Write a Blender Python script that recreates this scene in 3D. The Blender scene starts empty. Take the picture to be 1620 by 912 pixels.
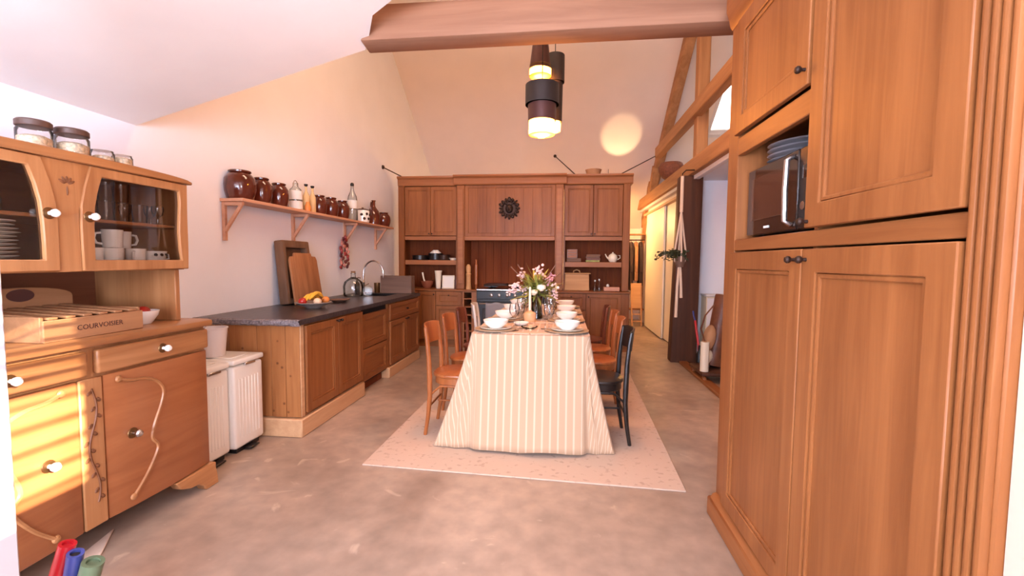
import bpy, bmesh, math, random
from mathutils import Matrix, Vector
random.seed(7)
R = math.radians
S = bpy.context.scene
COL = S.collection

# ------------------------------------------------------------------ camera
cd = bpy.data.cameras.new('camera'); cam = bpy.data.objects.new('camera', cd); COL.objects.link(cam)
cd.sensor_width = 36.0; cd.lens = 700 * 36.0 / 1620; cd.clip_start = 0.02
cam.matrix_world = Matrix(((0.993525, -0.014886, 0.112631, 0),
                           (0.113336, 0.060918, -0.991687, 0),
                           (0.007901, 0.998032, 0.062211, 1.3),
                           (0, 0, 0, 1)))
S.camera = cam
# ------------------------------------------------------------------ view
S.view_settings.view_transform = 'Standard'; S.view_settings.look = 'None'
S.view_settings.gamma = 1.0; S.view_settings.use_curve_mapping = False
S.view_settings.exposure = 0.07
# ------------------------------------------------------------------ world: pale daylight sky
try: S.cycles.transparent_max_bounces = 40
except Exception: pass
W = bpy.data.worlds.new('sky'); S.world = W; W.use_nodes = True
bg = W.node_tree.nodes['Background']; bg.inputs[0].default_value = (1.0, 0.97, 0.92, 1); bg.inputs[1].default_value = 6.0

def lin(c):
    return tuple(((v/255)/12.92 if v/255 <= .04045 else ((v/255+.055)/1.055)**2.4) for v in c)
def light(name, kind, loc, energy, col, **k):
    l = bpy.data.lights.new(name, kind); l.energy = energy; l.color = lin(col)
    o = bpy.data.objects.new(name, l); COL.objects.link(o); o.location = loc
    for a, b in k.items():
        if a == 'rot': o.rotation_euler = b
        elif a == 'dir': o.rotation_euler = Vector(b).to_track_quat('-Z', 'Y').to_euler()
        else: setattr(l, a, b)
    return o
# low sun that falls through the blind of the side window onto the old dresser
light('sun', 'SUN', (3, -2, 4), 40.0, (255, 240, 212), dir=(-1, .45, -.40), angle=R(.6))
# fill daylight at an unseen window added behind the camera
light('rear_fill', 'AREA', (-.9, -2.12, 1.5), 370, (212, 225, 255), dir=(-.25, 1, .40), shape='RECTANGLE', size=2.4, size_y=1.5)
light('table_fill', 'AREA', (-.5, 3.35, 4.55), 80, (255, 214, 178), dir=(0, .742, -1), shape='RECTANGLE', size=2.2, size_y=.9)  # fill added above the table; no roof window stands there
light('side_window_daylight', 'AREA', (.80, .07, 1.86), 26, (238, 240, 255), dir=(-1, .3, .5), shape='RECTANGLE', size=.5, size_y=.7)
WARM = (255, 184, 112)

# ------------------------------------------------------------------ helpers
OFF = {}
def tag(o, label=None, cat=None, group=None, kind=None):
    if label: o['label'] = label
    if cat: o['category'] = cat
    if group: o['group'] = group
    if kind: o['kind'] = kind
    return o
def thing(name, label, cat, loc=(0, 0, 0), group=None, local=False):
    o = bpy.data.objects.new(name, None); COL.objects.link(o); o.location = loc
    o.empty_display_size = .05
    OFF[o.name] = Vector((0, 0, 0)) if local else Vector(loc)
    return tag(o, label, cat, group)
def dup(root, loc, rotz=None, label=None, group=None, rot=None):
    def cp(o, p):
        c = o.copy(); COL.objects.link(c); c.parent = p
        for ch in o.children: cp(ch, c)
        return c
    c = cp(root, None); c.location = loc
    if rotz is not None: c.rotation_euler = (0, 0, rotz)
    if rot is not None: c.rotation_euler = rot
    if label: c['label'] = label
    if group: c['group'] = group
    return c
def FXP(x): return lambda u, v, w: (x + w, u, v)      # face looking to +X: u = Y, v = Z, w = outwards
def FXN(x): return lambda u, v, w: (x - w, u, v)      # face looking to -X
def FYN(y): return lambda u, v, w: (u, y - w, v)      # face looking to -Y: u = X
class MB:
    def __init__(s, M=None): s.v = []; s.f = []; s.M = M; s.uv = None
    def add(s, vs, fs):
        n = len(s.v)
        s.v += [tuple(s.M(*p)) if s.M else tuple(p) for p in vs]
        s.f += [tuple(i + n for i in f) for f in fs]; return s
    def box(s, a, b, c, d, e, f):
        return s.add([(a,c,e),(b,c,e),(b,d,e),(a,d,e),(a,c,f),(b,c,f),(b,d,f),(a,d,f)],
                     [(0,3,2,1),(4,5,6,7),(0,1,5,4),(1,2,6,5),(2,3,7,6),(3,0,4,7)])
    def ring(s, outer, inner, w0, w1):
        n = len(outer); vs = [(p[0],p[1],w0) for p in outer]+[(p[0],p[1],w0) for p in inner]+[(p[0],p[1],w1) for p in outer]+[(p[0],p[1],w1) for p in inner]
        fs = []
        for i in range(n):
            j = (i+1) % n
            fs += [(i,j,n+j,n+i),(2*n+i,3*n+i,3*n+j,2*n+j),(i,2*n+i,2*n+j,j),(n+i,n+j,3*n+j,3*n+i)]
        return s.add(vs, fs)
    def prism(s, pts, w0, w1):
        n = len(pts)
        return s.add([(p[0],p[1],w0) for p in pts]+[(p[0],p[1],w1) for p in pts],
                     [tuple(range(n-1,-1,-1)), tuple(range(n,2*n))]+[(i,(i+1)%n,n+(i+1)%n,n+i) for i in range(n)])
    def hull8(s, a, b):
        return s.add(list(a)+list(b), [(0,3,2,1),(4,5,6,7),(0,1,5,4),(1,2,6,5),(2,3,7,6),(3,0,4,7)])
    def beam(s, p, q, w, h, up=(0,0,1)):
        p = Vector(p); q = Vector(q); d = (q-p).normalized(); u = Vector(up)
        a = d.cross(u).normalized()*w/2; b = a.cross(d).normalized()*h/2
        return s.hull8([p-a-b,p+a-b,p+a+b,p-a+b],[q-a-b,q+a-b,q+a+b,q-a+b])
    def lathe(s, prof, c=(0,0,0), n=20, T=None):
        vs = []; fs = []; m = len(prof)
        for r, z in prof:
            for i in range(n):
                t = 2*math.pi*i/n; p = Vector((r*math.cos(t), r*math.sin(t), z))
                if T: p = T @ p
                vs.append(tuple(p+Vector(c)))
        for k in range(m-1):
            for i in range(n):
                j = (i+1) % n; fs.append((k*n+i,k*n+j,(k+1)*n+j,(k+1)*n+i))
        if prof[0][0] > 1e-5: fs.append(tuple(range(n-1,-1,-1)))
        if prof[-1][0] > 1e-5: fs.append(tuple(range((m-1)*n, m*n)))
        return s.add(vs, fs)
    def tube(s, pts, r, n=8, flat=1.0, cap=True):
        pts = [Vector(p) for p in pts]; m = len(pts); vs = []; fs = []
        ref = Vector((0,0,1)) if abs((pts[-1]-pts[0]).normalized().z) < .8 else Vector((1,0,0))
        for k, p in enumerate(pts):
            d = (pts[min(k+1,m-1)]-pts[max(k-1,0)]).normalized()
            a = d.cross(ref).normalized(); b = a.cross(d).normalized()
            rr = r[k] if isinstance(r,(list,tuple)) else r
            for i in range(n):
                t = 2*math.pi*i/n; vs.append(tuple(p+a*rr*math.cos(t)+b*rr*flat*math.sin(t)))
        for k in range(m-1):
            for i in range(n):
                j = (i+1) % n; fs.append((k*n+i,k*n+j,(k+1)*n+j,(k+1)*n+i))
        if cap: fs += [tuple(range(n-1,-1,-1)), tuple(range((m-1)*n,m*n))]
        return s.add(vs, fs)
    def ell(s, c, r, n=12, m=8, T=None):
        prof = [(math.sin(math.pi*k/m), -math.cos(math.pi*k/m)) for k in range(m+1)]
        vs = []; fs = []
        for pr_, z in prof:
            for i in range(n):
                t = 2*math.pi*i/n; p = Vector((pr_*math.cos(t)*r[0], pr_*math.sin(t)*r[1], z*r[2]))
                if T: p = T @ p
                vs.append(tuple(p+Vector(c)))
        for k in range(m):
            for i in range(n):
                j = (i+1)%n; fs.append((k*n+i,k*n+j,(k+1)*n+j,(k+1)*n+i))
        return s.add(vs, fs)
    def build(s, name, mat, parent=None, bevel=0, at=None, seg=1, weld=False, angle=38):
        off = OFF[parent.name] if parent else (Vector(at) if at else Vector((0,0,0)))
        me = bpy.data.meshes.new(name)
        me.from_pydata([tuple(Vector(p)-off) for p in s.v], [], s.f)
        bm = bmesh.new(); bm.from_mesh(me)
        bmesh.ops.remove_doubles(bm, verts=bm.verts, dist=1e-6) if weld else None
        bmesh.ops.dissolve_degenerate(bm, dist=1e-7, edges=bm.edges)
        bmesh.ops.recalc_face_normals(bm, faces=bm.faces)
        if bevel:
            es = [e for e in bm.edges if len(e.link_faces) == 2 and e.calc_face_angle(0) > R(30)]
            bmesh.ops.bevel(bm, geom=es, offset=bevel, segments=seg, affect='EDGES', clamp_overlap=True, profile=.5)
        bm.to_mesh(me); bm.free()
        me.polygons.foreach_set('use_smooth', [True]*len(me.polygons))
        me.set_sharp_from_angle(angle=R(angle))
        me.materials.append(mat)
        o = bpy.data.objects.new(name, me); COL.objects.link(o)
        if parent: o.parent = parent
        elif at: o.location = at
        OFF[o.name] = off
        return o
def struct(name, mb, mat, parent=None, bevel=0):
    o = mb.build(name, mat, parent, bevel)
    if not parent: o['kind'] = 'structure'
    return o

# ------------------------------------------------------------------ materials
def nodes(name):
    m = bpy.data.materials.new(name); m.use_nodes = True
    return m, m.node_tree.nodes, m.node_tree.links, m.node_tree.nodes['Principled BSDF']
def mat(name, col, rough=.5, metal=0., spec=.5, var=0., scale=8., bump=0., bscale=60., coat=0., emit=None, estr=0.):
    m, N, L, P = nodes(name)
    c = lin(col)
    P.inputs['Base Color'].default_value = (*c, 1); P.inputs['Roughness'].default_value = rough
    P.inputs['Metallic'].default_value = metal; P.inputs['Specular IOR Level'].default_value = spec
    P.inputs['Coat Weight'].default_value = coat
    if emit: P.inputs['Emission Color'].default_value = (*lin(emit), 1); P.inputs['Emission Strength'].default_value = estr
    if var or bump: tc = N.new('ShaderNodeTexCoord')
    if var:
        n = N.new('ShaderNodeTexNoise'); n.inputs['Scale'].default_value = scale; n.inputs['Detail'].default_value = 5
        L.new(tc.outputs['Object'], n.inputs['Vector'])
        r = N.new('ShaderNodeValToRGB'); L.new(n.outputs['Fac'], r.inputs['Fac'])
        r.color_ramp.elements[0].position = .3; r.color_ramp.elements[1].position = .7
        r.color_ramp.elements[0].color = (*[x*(1-var) for x in c], 1); r.color_ramp.elements[1].color = (*[min(1, x*(1+var)) for x in c], 1)
        L.new(r.outputs['Color'], P.inputs['Base Color'])
    if bump:
        n2 = N.new('ShaderNodeTexNoise'); n2.inputs['Scale'].default_value = bscale; n2.inputs['Detail'].default_value = 4
        L.new(tc.outputs['Object'], n2.inputs['Vector'])
        b = N.new('ShaderNodeBump'); b.inputs['Strength'].default_value = bump; b.inputs['Distance'].default_value = .01
        L.new(n2.outputs['Fac'], b.inputs['Height']); L.new(b.outputs['Normal'], P.inputs['Normal'])
    return m
def wood(name, dark, lightc, axis='z', k=1.0, rough=.42, knots=False, coat=.0, band=(.32,.70)):
    m, N, L, P = nodes(name)
    tc = N.new('ShaderNodeTexCoord'); mp = N.new('ShaderNodeMapping'); L.new(tc.outputs['Object'], mp.inputs['Vector'])
    sc = {'x': (1.0, 16, 16), 'y': (16, 1.0, 16), 'z': (16, 16, 1.0)}[axis]
    mp.inputs['Scale'].default_value = [v*k for v in sc]
    n = N.new('ShaderNodeTexNoise'); n.inputs['Scale'].default_value = 1.6; n.inputs['Detail'].default_value = 7; n.inputs['Roughness'].default_value = .6; n.inputs['Distortion'].default_value = .7
    L.new(mp.outputs['Vector'], n.inputs['Vector'])
    n3 = N.new('ShaderNodeTexNoise'); n3.inputs['Scale'].default_value = .45; n3.inputs['Detail'].default_value = 2
    L.new(mp.outputs['Vector'], n3.inputs['Vector'])
    mx = N.new('ShaderNodeMix'); mx.data_type = 'FLOAT'; mx.inputs[0].default_value = .45
    L.new(n.outputs['Fac'], mx.inputs[2]); L.new(n3.outputs['Fac'], mx.inputs[3])
    r = N.new('ShaderNodeValToRGB'); L.new(mx.outputs[0], r.inputs['Fac'])
    a, b = lin(dark), lin(lightc)
    r.color_ramp.elements[0].position = band[0]; r.color_ramp.elements[1].position = band[1]
    r.color_ramp.elements[0].color = (*a, 1); r.color_ramp.elements[1].color = (*b, 1)
    out = r.outputs['Color']
    if knots:
        v = N.new('ShaderNodeTexVoronoi'); v.inputs['Scale'].default_value = 13
        L.new(tc.outputs['Object'], v.inputs['Vector'])
        rr = N.new('ShaderNodeValToRGB'); L.new(v.outputs['Distance'], rr.inputs['Fac'])
        rr.color_ramp.elements[0].position = .07; rr.color_ramp.elements[1].position = .17
        rr.color_ramp.elements[0].color = (.25,.17,.12,1); rr.color_ramp.elements[1].color = (1,1,1,1)
        mm = N.new('ShaderNodeMix'); mm.data_type = 'RGBA'; mm.blend_type = 'MULTIPLY'; mm.inputs[0].default_value = .75
        L.new(out, mm.inputs[6]); L.new(rr.outputs['Color'], mm.inputs[7]); out = mm.outputs[2]
    L.new(out, P.inputs['Base Color'])
    P.inputs['Roughness'].default_value = rough; P.inputs['Specular IOR Level'].default_value = .28; P.inputs['Coat Weight'].default_value = coat; P.inputs['Coat Roughness'].default_value = .25
    bp = N.new('ShaderNodeBump'); bp.inputs['Strength'].default_value = .12; bp.inputs['Distance'].default_value = .004
    L.new(n.outputs['Fac'], bp.inputs['Height']); L.new(bp.outputs['Normal'], P.inputs['Normal'])
    return m
def glass(name, tint=(235,240,240), gloss=.06, rough=.03, ior=1.35):
    m = bpy.data.materials.new(name); m.use_nodes = True; N = m.node_tree.nodes; L = m.node_tree.links
    N.remove(N['Principled BSDF'])
    t = N.new('ShaderNodeBsdfTransparent'); t.inputs[0].default_value = (*lin(tint), 1)
    g = N.new('ShaderNodeBsdfGlossy'); g.inputs['Roughness'].default_value = rough
    fr = N.new('ShaderNodeFresnel'); fr.inputs[0].default_value = ior
    ad = N.new('ShaderNodeMath'); ad.operation = 'ADD'; ad.inputs[1].default_value = gloss; ad.use_clamp = True
    L.new(fr.outputs[0], ad.inputs[0])
    mx = N.new('ShaderNodeMixShader'); L.new(ad.outputs[0], mx.inputs[0]); L.new(t.outputs[0], mx.inputs[1]); L.new(g.outputs[0], mx.inputs[2])
    L.new(mx.outputs[0], N['Material Output'].inputs['Surface'])
    return m
def emit(name, col, s):
    return mat(name, col, .5, emit=col, estr=s)
M = {}
# oak-coloured cabinets (grain up / along), old pine dresser, beams
M['oak_z'] = wood('oak_upright', (120,68,34), (158,99,55), 'z')
M['oak_x'] = wood('oak_along_x', (120,68,34), (158,99,55), 'x')
M['oak_y'] = wood('oak_along_y', (120,68,34), (158,99,55), 'y')
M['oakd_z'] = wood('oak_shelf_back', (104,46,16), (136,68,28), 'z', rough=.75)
M['rail'] = wood('weathered_rail', (146,90,54), (170,112,72), 'x')
M['pale_y'] = wood('pale_pine_plinth', (186,140,100), (214,170,128), 'y')
M['pale_x'] = wood('pale_pine_end', (186,140,100), (214,170,128), 'x')
M['pine_z'] = wood('knotty_pine_upright', (142,86,46), (182,122,72), 'z', knots=True)
M['dr_z'] = wood('dresser_pine_upright', (146,92,54), (194,138,90), 'z', .7, .35, coat=.25)
M['dr_y'] = wood('dresser_pine_along', (146,92,54), (194,138,90), 'y', .7, .35, coat=.25)
M['dr_door'] = wood('dresser_door_veneer', (138,78,44), (182,116,72), 'y', .35, .3, coat=.4)
M['dr_dark'] = wood('dresser_inside', (120,74,52), (150,98,70), 'y', .7)
M['carve'] = mat('carved_groove', (120,74,44), .6)
M['beam_x'] = wood('beam_weathered', (126,86,64), (172,126,98), 'x', .6, .7)
M['beam_y'] = wood('truss_timber_along', (150,100,62), (198,146,100), 'y', .6, .65)
M['beam_z'] = wood('truss_timber_upright', (150,100,62), (198,146,100), 'z', .6, .65)
M['post'] = wood('dark_post', (62,38,28), (100,62,44), 'z', .6, .6)
M['chair'] = wood('chair_wood', (142,78,40), (186,112,62), 'z', 1, .3, coat=.4)
M['chair_dk'] = wood('chair_wood_red', (96,48,30), (128,68,44), 'z', 1, .3, coat=.4)
M['chair_black'] = mat('chair_black_paint', (28,22,20), .35, coat=.3)
M['chair_white'] = mat('chair_white_paint', (222,212,200), .4)
M['shelfpine'] = wood('shelf_pine', (196,140,110), (222,170,138), 'y', 1, .5)
M['lime'] = wood('pale_box_wood', (190,140,92), (216,168,118), 'x', 1, .5)
M['crate'] = wood('crate_wood', (146,100,66), (180,130,90), 'y', 1, .6)
M['walnut'] = wood('grey_brown_box', (98,74,62), (128,98,82), 'x', 1, .6)
M['trough'] = wood('old_trough_wood', (98,72,56), (136,102,78), 'z', 1, .6)
M['board'] = wood('cutting_board', (140,88,56), (188,132,90), 'z', 2, .55)
M['wall'] = mat('white_plaster', (242,243,250), .9, spec=.2, var=.02, scale=2.5, bump=.08, bscale=14)
M['plaster'] = mat('cream_plaster', (244,230,220), .9, spec=.2, var=.025, scale=2, bump=.08, bscale=12)
M['ceil'] = mat('sloping_ceiling_plaster', (244,238,234), .9, spec=.2, var=.03, scale=2, bump=.1, bscale=10)
M['peach'] = mat('warm_lit_plaster', (218,188,168), .9, spec=.2, var=.02, scale=2, bump=.08, bscale=12)  # same plaster, with the warm light put into its tone
M['white_paint'] = mat('white_paint', (232,226,226), .5)
M['jamb'] = mat('jamb_paint', (206,200,204), .6)
M['cream_door'] = mat('cream_door_paint', (240,226,200), .5)
M['bin'] = mat('cream_enamel', (238,230,218), .3, coat=.3)
M['stone'] = mat('dark_stone', (62,52,52), .32, var=.35, scale=22, bump=.25, bscale=40)
M['stone_edge'] = mat('split_stone_edge', (128,116,116), .8, var=.45, scale=70, bump=.9, bscale=70)
M['black'] = mat('black_metal', (24,20,20), .35)
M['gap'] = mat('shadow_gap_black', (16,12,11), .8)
M['steel'] = mat('brushed_steel', (196,192,190), .25, 1)
M['iron'] = mat('wrought_iron', (58,40,32), .5, .6)
M['brass'] = mat('aged_brass', (120,86,52), .4, .8)
M['porcelain'] = mat('porcelain', (244,240,232), .15, coat=.5)
M['cream_china'] = mat('cream_china', (240,228,206), .2, coat=.4)
M['brownglaze'] = mat('brown_salt_glaze', (88,36,24), .13, coat=.6, var=.3, scale=9)
M['glass'] = glass('clear_glass', (253,253,253), .07, .08, 1.22)
M['pane'] = glass('cabinet_pane', (248,246,244), .03, .02, 1.3)
M['aqua'] = glass('bluish_bottle_glass', (240,245,246), .08, .04, 1.25)
M['green_glass'] = glass('green_bottle_glass', (150,176,140), .10)
M['label'] = mat('paper_label', (232,228,222), .7)
M['red'] = mat('red_gloss', (196,30,42), .3, coat=.3)
M['apple'] = mat('apple_red', (176,40,30), .3, var=.3, scale=20)
M['blue'] = mat('blue_foil', (62,72,140), .3, coat=.3)
M['greenroll'] = mat('green_paper', (96,112,84), .4)
M['yellow'] = mat('banana_yellow', (236,184,64), .45, var=.12, scale=20)
M['orange'] = mat('orange_peel', (226,140,70), .45)
M['pastry'] = mat('pale_fruit', (232,196,160), .5)
M['wax'] = mat('candle_wax', (250,238,206), .4)
M['leaf'] = mat('leaf_green', (150,150,70), .5, var=.35, scale=30)
M['leafdark'] = mat('leaf_dark', (52,58,34), .5, var=.3, scale=30)
M['pink'] = mat('pink_petal', (244,206,202), .5, var=.15, scale=40)
M['mauve'] = mat('mauve_petal', (204,148,160), .5)
M['whitepetal'] = mat('white_petal', (250,246,220), .5)
M['stem'] = mat('twig', (120,84,60), .6)
M['leather'] = mat('brown_leather', (112,66,44), .45, var=.25, scale=12)
M['canvas'] = mat('tan_canvas', (178,132,94), .7)
M['cloth_dark'] = mat('dark_cloth', (60,42,38), .9, var=.2, scale=10)
M['cloth_grey'] = mat('grey_cloth', (128,104,92), .9, var=.2, scale=10)
M['cloth_tan'] = mat('tan_cloth', (170,122,84), .9, var=.2, scale=10)
M['rope'] = mat('cotton_rope', (226,200,176), .9, bump=.5, bscale=200)
M['terracotta'] = mat('brown_basketware', (128,74,50), .7, var=.25, scale=40, bump=.4, bscale=120)
M['oats'] = mat('dry_food', (220,198,166), .9, var=.4, scale=90)
M['lid'] = mat('brown_lid', (86,60,50), .45)
M['plastic'] = mat('translucent_plastic', (226,214,208), .4)
M['pewter'] = mat('purple_brown_metal', (92,62,58), .4, .5)
M['shade_black'] = mat('matt_black_shade', (46,38,36), .5)
M['amber'] = glass('amber_lamp_glass', (255,228,180), .06)
def _frost(m, c, f):
    N = m.node_tree.nodes; L = m.node_tree.links; o = N['Material Output']; src = o.inputs['Surface'].links[0].from_socket
    t = N.new('ShaderNodeBsdfTranslucent'); t.inputs[0].default_value = (*lin(c), 1)
    x = N.new('ShaderNodeMixShader'); x.inputs[0].default_value = f; L.new(src, x.inputs[1]); L.new(t.outputs[0], x.inputs[2]); L.new(x.outputs[0], o.inputs['Surface'])
_frost(M['amber'], (255,226,176), .28)
M['bulb'] = emit('warm_bulb', (255,206,130), 14)
M['napkin'] = mat('linen_napkin', (214,186,160), .9)
M['screen'] = mat('microwave_glass', (30,22,20), .08, coat=.6)
M['dishcloth'] = mat('grey_dishcloth', (150,146,150), .9)
M['cork'] = mat('cork', (150,110,76), .8)
M['mat'] = mat('pale_flat_piece', (222,196,176), .9, bump=.3, bscale=120)
def floor_mat():
    m, N, L, P = nodes('polished_concrete')
    tc = N.new('ShaderNodeTexCoord')
    def noise(s, d, dist=0):
        n = N.new('ShaderNodeTexNoise'); n.inputs['Scale'].default_value = s; n.inputs['Detail'].default_value = d; n.inputs['Distortion'].default_value = dist
        L.new(tc.outputs['Object'], n.inputs['Vector']); return n.outputs['Fac']
    def ramp(src, p0, c0, p1, c1):
        r = N.new('ShaderNodeValToRGB'); L.new(src, r.inputs['Fac'])
        r.color_ramp.elements[0].position = p0; r.color_ramp.elements[1].position = p1
        r.color_ramp.elements[0].color = (*c0, 1); r.color_ramp.elements[1].color = (*c1, 1); return r.outputs['Color']
    def mix(a, b, f, mode='MIX'):
        x = N.new('ShaderNodeMix'); x.data_type = 'RGBA'; x.blend_type = mode
        L.new(a, x.inputs[6]); L.new(b, x.inputs[7])
        if isinstance(f, float): x.inputs[0].default_value = f
        else: L.new(f, x.inputs[0])
        return x.outputs[2]
    base = ramp(noise(.9, 8, .8), .3, lin((146,124,108)), .7, lin((192,168,148)))
    fine = ramp(noise(9, 8), .3, (.78,.78,.78), .7, (1.08,1.06,1.04))
    c = mix(base, fine, 1.0, 'MULTIPLY')
    scuff = ramp(noise(3.2, 10, 2.2), .64, (0,0,0), .70, (1,1,1))
    rgb = N.new('ShaderNodeRGB'); rgb.outputs[0].default_value = (*lin((206,182,160)), 1)
    g = N.new('ShaderNodeMath'); g.operation = 'MULTIPLY'; g.inputs[1].default_value = .55; L.new(scuff, g.inputs[0])
    c = mix(c, rgb.outputs[0], g.outputs[0])
    L.new(c, P.inputs['Base Color'])
    rr = N.new('ShaderNodeMapRange'); L.new(noise(4, 6), rr.inputs[0]); rr.inputs[3].default_value = .26; rr.inputs[4].default_value = .5
    L.new(rr.outputs[0], P.inputs['Roughness'])
    return m
M['floor'] = floor_mat()
def uv_mat(name, period, base, stripe, w):
    m, N, L, P = nodes(name)
    at = N.new('ShaderNodeUVMap'); sp = N.new('ShaderNodeSeparateXYZ'); L.new(at.outputs[0], sp.inputs[0])
    d = N.new('ShaderNodeMath'); d.operation = 'DIVIDE'; L.new(sp.outputs[0], d.inputs[0]); d.inputs[1].default_value = period
    fr = N.new('ShaderNodeMath'); fr.operation = 'FRACT'; L.new(d.outputs[0], fr.inputs[0])
    r = N.new('ShaderNodeValToRGB'); L.new(fr.outputs[0], r.inputs['Fac'])
    r.color_ramp.elements[0].position = 0; r.color_ramp.elements[0].color = (*lin(base), 1)
    r.color_ramp.elements[1].position = 1-w; r.color_ramp.elements[1].color = (*lin(stripe), 1)
    e = r.color_ramp.elements.new(1-w-.06); e.color = (*lin(base), 1)
    e = r.color_ramp.elements.new(.96); e.color = (*lin(stripe), 1)
    e = r.color_ramp.elements.new(1.0); e.color = (*lin(base), 1)
    L.new(r.outputs['Color'], P.inputs['Base Color']); P.inputs['Roughness'].default_value = .9; P.inputs['Specular IOR Level'].default_value = .1
    P.inputs['Sheen Weight'].default_value = .15
    return m
M['tablecloth'] = uv_mat('striped_linen', .052, (194,162,132), (214,188,160), .22)
def rug_mat():
    m, N, L, P = nodes('speckled_rug')
    tc = N.new('ShaderNodeTexCoord'); n = N.new('ShaderNodeTexNoise'); n.inputs['Scale'].default_value = 26; n.inputs['Detail'].default_value = 4
    L.new(tc.outputs['Object'], n.inputs['Vector'])
    r = N.new('ShaderNodeValToRGB'); L.new(n.outputs['Fac'], r.inputs['Fac'])
    r.color_ramp.elements[0].position = .30; r.color_ramp.elements[0].color = (*lin((182,156,138)), 1)
    r.color_ramp.elements[1].position = .42; r.color_ramp.elements[1].color = (*lin((204,178,158)), 1)
    L.new(r.outputs['Color'], P.inputs['Base Color']); P.inputs['Roughness'].default_value = .95; P.inputs['Specular IOR Level'].default_value = .1
    return m
M['rug'] = rug_mat()

# ------------------------------------------------------------------ the setting
XL, XT = -2.68, 1.71
def roofz(y): return 4.54 - .742*(y-6.82)          # far slope
def nearz(y): return roofz(4.9) - .742*(4.9-y)     # near slope
def nc(x): return 2.13 + .26*(x-XL)                # low sloping ceiling over the camera
struct('floor', MB().box(-2.85, 4.3, -2.3, 10.35, -.12, 0), M['floor'])
# left wall, gable-shaped
struct('wall_left', MB(lambda u,v,w:(w,u,v)).prism([(-2.3,0),(10.35,0),(10.35,roofz(10.35)+.1),(4.9,roofz(4.9)+.1),(2.0,nearz(2.0)+.1),(-2.3,nearz(2.0)+.1)], XL-.15, XL), M['wall'])
struct('wall_back', MB().box(XL, 4.3, 10.2, 10.35, 0, 2.2), M['plaster'])
struct('wall_right', MB(lambda u,v,w:(w,u,v)).prism([(2.0,0),(10.35,0),(10.35,roofz(10.35)+.1),(4.9,roofz(4.9)+.1),(2.0,nearz(2.0)+.1)], 4.2, 4.35), M['plaster'])
# low ceiling sheet with the notch where the beam end sits
def csheet(pts, t=.05):
    m = MB(); n = len(pts)
    m.add([(x,y,nc(x)) for x,y in pts]+[(x,y,nc(x)+t) for x,y in pts],
          [tuple(range(n-1,-1,-1)), tuple(range(n,2*n))]+[(i,(i+1)%n,n+(i+1)%n,n+i) for i in range(n)])
    return m
struct('ceiling', csheet([(XL,-2.3),(XL,2.555),(-1.165,2.555),(-1.09,2.44),(-1.0,2.285),(-.87,2.222),(-.6,2.15),(.2,2.12),(1.75,2.12),(1.75,-2.3)]), M['ceil'])
# roof slopes, the far one with the opening of a roof window
SK = (2.45, 3.25, 7.25, 8.24)
def slope(name, x0, x1, y0, y1, fz):
    m = MB(); P = [(x0,y0),(x1,y0),(x1,y1),(x0,y1)]
    m.hull8([(x,y,fz(y)) for x,y in P], [(x,y,fz(y)+.12) for x,y in P]); return m
far = MB()
for a in ((XL,SK[0],4.9,10.35),(SK[1],4.3,4.9,10.35),(SK[0],SK[1],4.9,SK[2]),(SK[0],SK[1],SK[3],10.35)):
    m = slope('', *a, roofz); far.add(m.v, m.f)
struct('ceiling_far', far, M['plaster'])
struct('ceiling_middle', slope('', XL, 4.3, 2.0, 4.9, nearz), M['plaster'])
w1 = tag(bpy.data.objects.new('window_1', None), kind='structure'); COL.objects.link(w1); OFF[w1.name] = Vector((0,0,0))
fr = MB()
for (x0,x1,y0,y1) in ((SK[0],SK[1],SK[2],SK[2]+.05),(SK[0],SK[1],SK[3]-.05,SK[3]),(SK[0],SK[0]+.05,SK[2],SK[3]),(SK[1]-.05,SK[1],SK[2],SK[3])):
    P = [(x0,y0),(x1,y0),(x1,y1),(x0,y1)]
    fr.hull8([(x,y,roofz(y)-.01) for x,y in P], [(x,y,roofz(y)+.13) for x,y in P])
fr.build('window_frame', M['white_paint'], w1)
P = [(SK[0],SK[2]),(SK[1],SK[2]),(SK[1],SK[3]),(SK[0],SK[3])]
MB().hull8([(x,y,roofz(y)+.06) for x,y in P], [(x,y,roofz(y)+.07) for x,y in P]).build('window_pane', M['pane'], w1)
# wall that closes the high space above the low ceiling
struct('wall_upper', MB(lambda u,v,w:(u,w,v)).prism([(XL,nc(XL)+.06),(1.75,nc(1.75)+.06),(1.75,2.2),(4.2,2.2),(4.2,nearz(2.0)),(XL,nearz(2.0))], 1.95, 2.05), M['plaster'])
# near room: wall with a side window (blind), rear wall with a big unseen window added for fill, jamb at the left edge
WY0, WY1, WZ0, WZ1 = -.20, .34, 1.48, 2.25
struct('wall_near_right', MB().box(.82,.95,-2.3,WY0,0,3.1).box(.82,.95,WY1,.884,0,3.1).box(.82,.95,WY0,WY1,0,WZ0).box(.82,.95,WY0,WY1,WZ1,3.1), M['peach'])
w2 = tag(bpy.data.objects.new('window_2', None), kind='structure'); COL.objects.link(w2); OFF[w2.name] = Vector((0,0,0))
MB(lambda u,v,w:(w,u,v)).ring([(WY0,WZ0),(WY1,WZ0),(WY1,WZ1),(WY0,WZ1)], [(WY0+.02,WZ0+.02),(WY1-.02,WZ0+.02),(WY1-.02,WZ1-.02),(WY0+.02,WZ1-.02)], .86, .92).build('window_frame', M['white_paint'], w2)
for i in range(11):
    z = WZ0+.06+(i*.088 if i < 5 else .352+(i-4)*.05)
    MB().beam((.9,WY0+.02,z),(.9,WY1-.02,z),.02,.014 if i < 5 else .036).build('blind_slat', M['white_paint'], w2)
RX0, RX1, RZ0, RZ1 = -2.15, .35, .75, 2.10
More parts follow.
